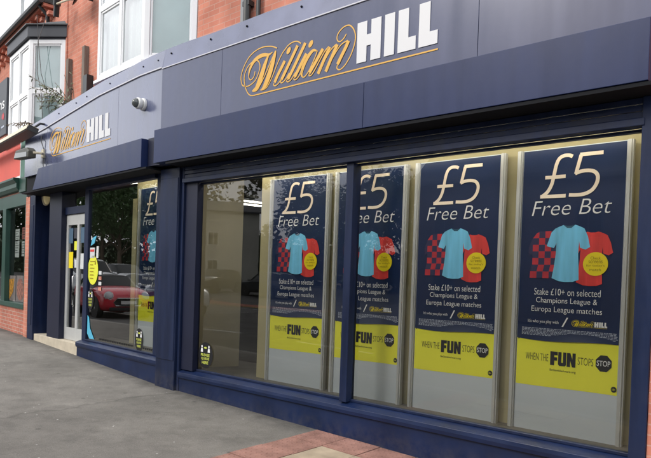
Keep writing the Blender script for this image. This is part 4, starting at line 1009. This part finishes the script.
# tactile paving beside the shop
mb = MB(); st_ = MB(); bf = MB(); S_ = .40; X0 = -4.02; Y1 = -.035
for i in range(12):
    for j in range(7):
        x0 = X0 + i*S_; y1 = Y1 - j*S_*1.0; buff = (j >= 1 and i >= 1) and not (j < 1)
        a, b, c, d = x0+.005, x0+S_-.005, y1-S_+.005, y1-.005
        tgt = bf if buff else mb
        dz = random.uniform(-.003, .006)
        zz = lambda x: gz(x) + .007 + dz
        tgt.add([(a, c, zz(a)), (b, c, zz(b)), (b, d, zz(b)), (a, d, zz(a)), (a, c, zz(a)-.03), (b, c, zz(b)-.03), (b, d, zz(b)-.03), (a, d, zz(a)-.03)], [(0, 1, 2, 3), (0, 4, 5, 1), (1, 5, 6, 2), (2, 6, 7, 3), (3, 7, 4, 0)])
        if not buff:
            for p in range(6):
                for q in range(6):
                    sx, sy = x0 + .034 + p*.0665, y1 - .034 - q*.0665
                    st_.lathe((sx, sy, zz(sx) - .001), (0, 0, 1), [(0, .0125), (.004, .010), (.005, .008)], 8)
tp = struct(mb.build('tactile_paving', M['tactile'], None, fix=False, bevel=0))
so = st_.build('stud', M['tactile'], tp); so['kind'] = 'stuff'
struct(bf.build('paving_slabs', M['buff'], None, fix=False))

# road markings and the red block area across the road (seen mirrored in the glass)
mb = MB()
def strip(mb, p0, p1, w, dz=-.224):
    p0, p1 = Vector(p0), Vector(p1); d = (p1-p0).normalized(); nn = Vector((-d.y, d.x))*w/2
    k = max(1, int((p1-p0).length/1.5)); pts = []
    for i in range(k+1):
        q = p0.lerp(p1, i/k)
        for s in (1, -1): e = q + nn*s; pts.append((e.x, e.y, gz(e.x) + dz))
    mb.add(pts, [(2*i, 2*i+1, 2*i+3, 2*i+2) for i in range(k)])
for k in range(12): strip(mb, (-8 - k*4.0, -6.4 + k*.42), (-10.2 - k*4.0, -6.2 + k*.42), .12)
for k in range(9): strip(mb, (-19 - 1.2*k, -10.2), (-19 - 1.2*k, -14.8), .10)
struct(mb.build('road_marking', M['line_white'], None, fix=False))
mb = MB()
for d in (.25, .45): strip(mb, (-6, kerb_y(-6) - d), (8, kerb_y(8) - d), .06)
strip(mb, (-21, -15.6), (-27, -15.2), .15)
struct(mb.build('yellow_line', M['line_yellow'], None, fix=False))
mb = MB(); strip(mb, (-18, -16.6), (-32, -16.2), 1.5, -.222); struct(mb.build('red_paved_strip', M['red_paving'], None, fix=False))

# ================================================================== CARS (across and along the road; the glass mirrors them)
def car(name, label, loc, rz, paint_m, kind='hatch', group='parked cars mirrored in the shop glass'):
    t = thing(name, label, 'car', loc, rz, group)
    # stations: x (front +), half width, sill z, belt z, roof z, roof half width
    if kind == 'mini':
        L = 3.85; W = .865
        st = [(1.92,.62,.34,.62,.70,.45),(1.86,.76,.24,.74,.82,.56),(1.60,.84,.20,.88,.95,.66),(1.15,W,.19,.93,1.01,.70),(.78,W,.19,.95,1.04,.70),(.28,W,.19,.96,1.37,.60),(-.2,W,.19,.97,1.41,.62),(-.9,W,.19,.98,1.40,.60),(-1.5,W,.20,.99,1.34,.56),(-1.78,.83,.26,1.0,1.14,.62),(-1.90,.74,.34,.92,.98,.60)]
        cab = (4, 8); wx = (1.22, -1.27); wr = .31
    elif kind == 'van':
        L = 4.8; W = .92
        st = [(2.4,.70,.36,.70,.80,.5),(2.3,.86,.26,.86,.96,.7),(1.75,W,.24,1.05,1.15,.78),(1.35,W,.24,1.12,1.24,.80),(.75,W,.24,1.15,1.80,.74),(.2,W,.24,1.16,1.92,.76),(-1.2,W,.24,1.16,1.94,.76),(-2.2,W,.24,1.16,1.92,.76),(-2.36,.88,.30,1.12,1.84,.74)]
        cab = (3, 5); wx = (1.5, -1.45); wr = .33
    elif kind == 'suv':
        L = 4.5; W = .92
        st = [(2.25,.66,.40,.74,.84,.5),(2.15,.84,.32,.88,.98,.66),(1.6,.90,.28,1.02,1.10,.74),(1.0,W,.28,1.06,1.15,.76),(.3,W,.28,1.08,1.62,.66),(-.3,W,.28,1.09,1.69,.68),(-1.2,W,.28,1.10,1.67,.66),(-1.95,.90,.30,1.11,1.55,.62),(-2.2,.84,.36,1.08,1.20,.66),(-2.26,.74,.42,.95,1.0,.6)]
        cab = (3, 7); wx = (1.38, -1.38); wr = .36
    else:
        L = 4.2; W = .87
        st = [(2.1,.62,.36,.62,.70,.45),(2.02,.80,.24,.74,.82,.6),(1.5,.86,.20,.86,.94,.68),(.95,W,.20,.92,1.0,.70),(.2,W,.20,.94,1.40,.60),(-.3,W,.20,.95,1.46,.62),(-1.0,W,.20,.96,1.43,.60),(-1.65,.86,.22,.97,1.28,.56),(-1.98,.82,.28,.96,1.06,.6),(-2.08,.72,.36,.88,.94,.56)]
        cab = (3, 7); wx = (1.3, -1.28); wr = .31
    rings = []
    for (x, w, zs, zb, zr, wr_) in st:
        zm = (zs + zb)/2
        half = [(0, zs), (w*.90, zs), (w, zs + .12), (w*1.005, zm), (w*.985, zb - .03), (w*.95, zb), (wr_, zr - .03), (wr_*.86, zr), (0, zr + .02)]
        ring = half + [(-y, z) for y, z in reversed(half[1:-1])]
        rings.append([(x, y, z) for y, z in ring])
    n = len(rings[0]); body = MB(); gl = MB(); allp = [p for r in rings for p in r]; bf_, gf = [], []
    for i in range(len(rings)-1):
        for k in range(n):
            k2 = (k+1) % n; f = (i*n+k, i*n+k2, (i+1)*n+k2, (i+1)*n+k)
            side = k in (5, n-6-0-0) or k in (5, 10)
            topf = k in (6, 7, 8, 9)
            glass = (cab[0] <= i <= cab[1]-1 and side) or (i == cab[0] and topf) or (i == cab[1] and topf)
            (gf if glass else bf_).append(f)
    body.add(allp, bf_ + [tuple(range(n-1, -1, -1)), tuple((len(rings)-1)*n + k for k in range(n))])
    b = body.build('body', paint_m, t, smooth=True)
    if kind == 'mini':
        mb = MB(); mb.add([(p[0], p[1]*.97, p[2] + .012) for p in allp], [(i*n+k, i*n+(k+1) % n, (i+1)*n+(k+1) % n, (i+1)*n+k) for i in (5, 6, 7) for k in (6, 7, 8, 9)]); mb.build('roof', M['trim'], t, smooth=True, fix=False)
    sd = b.modifiers.new('sub', 'SUBSURF'); sd.levels = 1; sd.render_levels = 1
    off = [Vector(p) for p in allp]; gl.add([(p.x, p.y*1.004, p.z + .003) for p in off], gf); gl.build('window', M['carglass'], t, smooth=True, fix=False)
    for x in wx:
        for s in (-1, 1):
            mb = MB(); mb.lathe((x, s*(W - .20), wr), (0, s, 0), [(0, wr), (.17, wr), (.20, wr*.93), (.205, wr*.66)], 24); w_ = mb.build('wheel', M['rubber'], t)
            mb = MB(); mb.lathe((x, s*(W - .20), wr), (0, s, 0), [(.19, wr*.66), (.212, wr*.60), (.19, wr*.3), (.215, wr*.12)], 20); mb.build('rim', M['rim'], w_)
            mb = MB(); mb.lathe((x, s*(W - .22), wr + .02), (0, s, 0), [(.1, wr*1.22), (.232, wr*1.22)], 28); mb.build('wheel_arch', M['trim'], t)
    f0 = st[0]; xf = st[1][0]
    for s in (-1, 1):
        mb = MB()
        if kind == 'mini': mb.lathe((xf - .075, s*.60, .735), (1, s*.32, .38), [(0, .135), (.06, .135), (.085, .11), (.095, .02)], 24)
        else: mb.lathe((xf - .12, s*.62, st[1][3] - .08), (1, s*.45, .25), [(0, .15), (.06, .14), (.09, .09), (.095, .02)], 16)
        mb.build('headlight', M['headlight'], t, smooth=True)
        if kind == 'mini':
            mb = MB(); mb.lathe((xf - .06, s*.60, .735), (1, s*.32, .38), [(0, .152), (.045, .150), (.05, .137), (.0, .136)], 24); mb.build('headlight_ring', M['chrome'], t, smooth=True)
        mb = MB(); xm = st[cab[0]][0] - .15; mb.lathe((xm, s*(W + .10), st[cab[0]][3] + .06), (1, 0, 0), [(-.09, .03), (-.06, .085), (.04, .075), (.08, .02)], 12); mb.build('mirror', M['trim'] if kind == 'mini' else paint_m, t, smooth=True)
    mb = MB()
    zg = .54 if kind == 'mini' else st[1][3] - .28
    gx = f0[0] + (.085 if kind == 'mini' else .04)
    pts = [(-.40, zg - .12), (.40, zg - .12), (.47, zg), (.36, zg + .13), (-.36, zg + .13), (-.47, zg)]
    mb.prism(lambda u, o, z: Vector((o - abs(u)*.16, u, z)), pts, gx - .08, gx); g = mb.build('grille', M['trim'], t)
    mb = MB(); P = pts + [pts[0]]
    mb.tube([(gx - abs(u)*.16, u, z) for u, z in P], .018, 6); mb.build('grille_surround', M['chrome'], g)
    mb = MB(); mb.box(F_world, gx + .0, gx + .02, -.26, .26, zg - .06, zg + .05); mb.build('number_plate', M['plate'], t)
    mb = MB(); mb.box(F_world, gx - .14, gx - .02, -.60, .60, st[0][2] - .08, st[0][2] + .03); mb.build('bumper', M['trim'], t, bevel=.02)
    return t
def rd(x): return gz(x) - .23
car('red_hatchback', 'small red hatchback with black grille parked along the kerb', (-20.4, -4.45, rd(-20)), R(4), M['mini_red'], 'mini')
car('white_van', 'white van parked across the road, mirrored at the edge of the big window', (-20.1, -9.0, rd(-19)), R(8), M['car_white'], 'van')
car('dark_estate_car', 'dark car parked furthest to the left across the road', (-33.5, -22.8, rd(-33)), R(75), M['car_dark'], 'suv')
car('dark_off_roader', 'dark off-roader parked beside the white building', (-29.0, -23.6, rd(-29)), R(185), M['car_dark'], 'suv')
car('white_off_roader', 'white off-roader driving behind the red hatchback', (-33.5, -10.4, rd(-33.5)), -R(3), M['car_white'], 'suv')
car('white_hatchback', 'white hatchback in the far lane behind the dark blue car', (-24.9, -8.1, rd(-24.9)), -R(3), M['car_white'], 'hatch')
car('white_panel_van', 'white panel van parked behind the red hatchback', (-31.2, -7.4, rd(-31.2)), -R(6), M['car_white'], 'van')
car('blue_hatchback', 'dark blue hatchback in the road beside the red hatchback', (-18.6, -6.75, rd(-18)), -R(4), M['car_blue'], 'hatch')

# ================================================================== FAR SIDE OF THE STREET
def house(name, label, x, y, w, d, h, rh, rz, wall_m, group=None, nwin=2, gable=False, chimney=True, cat='house'):
    t = thing(name, label, cat, (x, y, rd(x)), rz, group)
    mb = MB(); mb.box(F_world, -w/2, w/2, -d, 0, 0, h)
    if gable: mb.prism(F_world, [(-w/2, h), (w/2, h), (0, h + rh)], -d, -.001)
    else: mb.prism(lambda u, o, z: Vector((o, u, z)), [(-d, h), (0, h), (-d/2, h + rh)], -w/2, w/2)
    mb.build('wall', wall_m, t)
    mb = MB()
    if gable:
        for s in (-1, 1): mb.prism(F_world, [(0, h + rh + .02), (s*(w/2 + .3), h - .22), (s*(w/2 + .3), h - .06), (0, h + rh + .2)], -d - .2, .25)
    else:
        for a, b in ((.3, h - .2), (-d - .3, h - .2)): mb.prism(lambda u, o, z: Vector((o, u, z)), [(a, b), (-d/2, h + rh + .02), (-d/2, h + rh + .18), (a, b + .16)], -w/2 - .15, w/2 + .15)
    r = mb.build('roof', M['far_roof'], t)
    if chimney:
        mb = MB(); mb.box(F_world, w/2 - .9, w/2 - .2, -d/2 - .4, -d/2 + .4, h + rh*.55, h + rh + 1.1)
        for k in range(3): mb.lathe((w/2 - .75 + k*.2, -d/2, h + rh + 1.1), (0, 0, 1), [(0, .09), (.35, .07)], 8)
        mb.build('chimney', M['far_brick'], r)
    for fl in range(2):
        for k in range(nwin):
            u = -w/2 + w*(k + .5)/nwin; z0 = .95 + fl*2.75
            if z0 + 1.3 > h: continue
            mb = MB(); mb.box(F_world, u-.55, u+.55, -.02, .06, z0, z0+1.35); f = mb.build('window', M['upvc'] if gable or not chimney else M['dark_grey'], t)
            mb = MB(); mb.box(F_world, u-.47, u-.03, .061, .07, z0+.08, z0+1.27); mb.box(F_world, u+.03, u+.47, .061, .07, z0+.08, z0+1.27); mb.build('pane', M['carglass'], f)
    return t
# house fronts face +y, towards the shop
house('white_house', 'white rendered building with dark windows across the road', -47, -33.5, 9, 8, 7.2, 1.2, R(-48), M['render_white'], nwin=1, chimney=False)
for x in (-12.2, -5.8, .6, 7.0, 13.4):
    house('terraced_house', 'brick terraced house across the road, mirrored darkly in the big window', x, -20.0, 6.39, 8, 6.3, 3.6, 0, M['far_brick'], 'terraced houses across the road')

def tree_meshes(seed, H, Rr, mfol):
    rnd = random.Random(seed); tr = MB(); cr = MB()
    tr.tube([(0, 0, 0), (.05, .02, H*.2), (.0, .08, H*.42), (.1, 0, H*.62)], [.26, .2, .15, .07], 10)
    tips = []
    for k in range(9):
        a = 2*math.pi*k/9 + rnd.uniform(-.3, .3); z0 = H*rnd.uniform(.28, .55); L = Rr*rnd.uniform(.55, .95)
        e = Vector((math.cos(a)*L, math.sin(a)*L, z0 + H*rnd.uniform(.12, .34)))
        tr.tube([(0, 0, z0), tuple(Vector((0, 0, z0)).lerp(e, .5) + Vector((0, 0, .2))), tuple(e)], [.09, .06, .02], 6); tips.append(e)
    cl = tips + [Vector((rnd.uniform(-.55, .55)*Rr, rnd.uniform(-.55, .55)*Rr, H*rnd.uniform(.5, .95))) for _ in range(20)]
    for c in cl:
        q = Rr*rnd.uniform(.26, .48)
        for _ in range(150):
            d = Vector((rnd.gauss(0, 1), rnd.gauss(0, 1), rnd.gauss(0, .8))).normalized(); p = c + d*q*rnd.uniform(.45, 1.05)
            s = rnd.uniform(.10, .22); a = Vector((rnd.gauss(0, 1), rnd.gauss(0, 1), rnd.gauss(0, 1))).normalized(); b = a.orthogonal().normalized()
            cr.add([p - a*s, p + b*s*.6, p + a*s, p - b*s*.6], [(0, 1, 2, 3)])
    a = tr.mesh('trunk'); a.materials.append(M['bark']); b = cr.mesh('crown', False); b.materials.append(mfol); return a, b
T1 = tree_meshes(3, 9.5, 3.4, M['foliage']); T2 = tree_meshes(8, 10.5, 3.0, M['foliage2'])
tl = [(-57, -18, 1.0), (-51, -28, .95), (-43, -14, .8), (-42, -42, 1.1), (-38, -40, .95), (-34, -41, 1.0), (-30, -42, 1.05), (-26, -41, .85), (-60, -9, 1.0), (-47, -19, .8), (-50, -9, .9), (-22, -40, .8)]
for i, (x, y, k) in enumerate(tl):
    me = (T1, T2)[i % 2]
    t = thing('street_tree', 'leafy tree across the road, mirrored darkly in the shop glass', 'tree', (x, y, rd(x) - .1), random.uniform(0, 6), 'trees across the road'); t.scale = (k, k, k*random.uniform(.92, 1.1))
    for nm, m_ in zip(('trunk', 'crown'), me):
        o = bpy.data.objects.new(nm, m_); COL.objects.link(o); o.parent = t
# dense belt of trees and hedge closing the view beyond
rnd = random.Random(21); mb = MB()
path = [(-92, 26), (-88, 12), (-66, 2), (-60, -14), (-57, -27), (-54, -42), (-42, -49), (-25, -49), (-14, -46)]; hs = [10, 10, 9.5, 10, 12.5, 15, 14, 11, 9]
for (a, b), ha, hb in zip(zip(path, path[1:]), hs, hs[1:]):
    L = (Vector(b) - Vector(a)).length
    for k in range(int(L*2.2)):
        q = rnd.random(); c = Vector(a).lerp(Vector(b), q); h = ha + (hb - ha)*q; zc = rnd.random()*h*rnd.uniform(.8, 1.02); rad = rnd.uniform(1.0, 2.0)
        cc = Vector((c.x + rnd.uniform(-1.5, 1.5), c.y + rnd.uniform(-1.5, 1.5), zc))
        for _ in range(150):
            d = Vector((rnd.gauss(0, 1), rnd.gauss(0, 1), rnd.gauss(0, .8))).normalized(); p = cc + d*rad*rnd.uniform(.5, 1.05); s_ = rnd.uniform(.18, .36)
            e1 = Vector((rnd.gauss(0, 1), rnd.gauss(0, 1), rnd.gauss(0, 1))).normalized(); e2 = e1.orthogonal().normalized()
            mb.add([p - e1*s_, p + e2*s_*.6, p + e1*s_, p - e2*s_*.6], [(0, 1, 2, 3)])
    for k in range(int(L*1.2)):
        q = k/(L*1.2); c = Vector(a).lerp(Vector(b), q)
        for _ in range(60):
            p = Vector((c.x + rnd.uniform(-1, 1), c.y + rnd.uniform(-1, 1), rnd.uniform(-.1, 4.5))); s_ = rnd.uniform(.3, .55)
            e1 = Vector((rnd.gauss(0, 1), rnd.gauss(0, 1), rnd.gauss(0, 1))).normalized(); e2 = e1.orthogonal().normalized()
            mb.add([p - e1*s_, p + e2*s_*.7, p + e1*s_, p - e2*s_*.7], [(0, 1, 2, 3)])
ob = mb.build('woodland', M['foliage2'], None, fix=False); ob['kind'] = 'stuff'; tag(ob, 'dense dark belt of trees and hedge beyond the road', 'woodland')

# ================================================================== LIGHT, SKY, CAMERA
w = bpy.data.worlds.new('World'); scene.world = w; w.use_nodes = True; nt = w.node_tree
bg = nt.nodes['Background']
sky = nt.nodes.new('ShaderNodeTexSky'); sky.sky_type = 'NISHITA'; sky.sun_disc = False
SUN_EL, SUN_AZ = R(36), R(205)             # direction towards the sun: from the street side, left
sky.sun_elevation = SUN_EL; sky.sun_rotation = SUN_AZ; sky.air_density = 1.2; sky.dust_density = 3.0
tc = nt.nodes.new('ShaderNodeTexCoord'); ns = nt.nodes.new('ShaderNodeTexNoise'); ns.inputs['Scale'].default_value = 2.2; ns.inputs['Detail'].default_value = 7; ns.inputs['Roughness'].default_value = .55
mp = nt.nodes.new('ShaderNodeMapping'); mp.inputs['Scale'].default_value = (1, 1, 2.6)
nt.links.new(tc.outputs['Generated'], mp.inputs[0]); nt.links.new(mp.outputs[0], ns.inputs[0])
cr = nt.nodes.new('ShaderNodeMapRange'); cr.inputs[1].default_value = .30; cr.inputs[2].default_value = .58; cr.inputs[3].default_value = .45; cr.inputs[4].default_value = 1.0
nt.links.new(ns.outputs[0], cr.inputs[0])
mx = nt.nodes.new('ShaderNodeMix'); mx.data_type = 'RGBA'; nt.links.new(cr.outputs[0], mx.inputs[0]); nt.links.new(sky.outputs[0], mx.inputs[6]); mx.inputs[7].default_value = (13.2, 13.4, 13.9, 1)
nt.links.new(mx.outputs[2], bg.inputs[0]); bg.inputs[1].default_value = .15
sun = bpy.data.lights.new('sun', 'SUN'); sun.energy = 1.5; sun.angle = R(16); sun.color = (1, .95, .88)
so_ = bpy.data.objects.new('sun', sun); COL.objects.link(so_)
az = SUN_AZ
dirv = Vector((math.sin(az)*math.cos(SUN_EL), math.cos(az)*math.cos(SUN_EL), math.sin(SUN_EL)))
so_.rotation_euler = dirv.to_track_quat('Z', 'Y').to_euler()

cam = bpy.data.cameras.new('camera'); co = bpy.data.objects.new('camera', cam); COL.objects.link(co)
cam.sensor_width = 36; cam.sensor_fit = 'HORIZONTAL'; cam.lens = 600/651*36; cam.shift_y = (289.5 - 229)/651; cam.clip_end = 6000; cam.clip_start = .05
yaw, pit, rol = R(40), R(-1), R(1.95)
f = Vector((-math.sin(yaw)*math.cos(pit), math.cos(yaw)*math.cos(pit), math.sin(pit)))
r0 = Vector((math.cos(yaw), math.sin(yaw), 0)); u0 = r0.cross(f)
c_, s_ = math.cos(rol), math.sin(rol)
rr = r0*c_ + u0*s_; uu = u0*c_ - r0*s_
mw = Matrix((rr, uu, -f)).transposed().to_4x4(); mw.translation = Vector((0, -4.77, 1.55))
co.matrix_world = mw
scene.camera = co
scene.view_settings.view_transform = 'Standard'; scene.view_settings.look = 'None'; scene.view_settings.exposure = 0; scene.view_settings.gamma = 1
scene.cycles.max_bounces = 8; scene.cycles.transparent_max_bounces = 16; scene.cycles.use_denoising = True
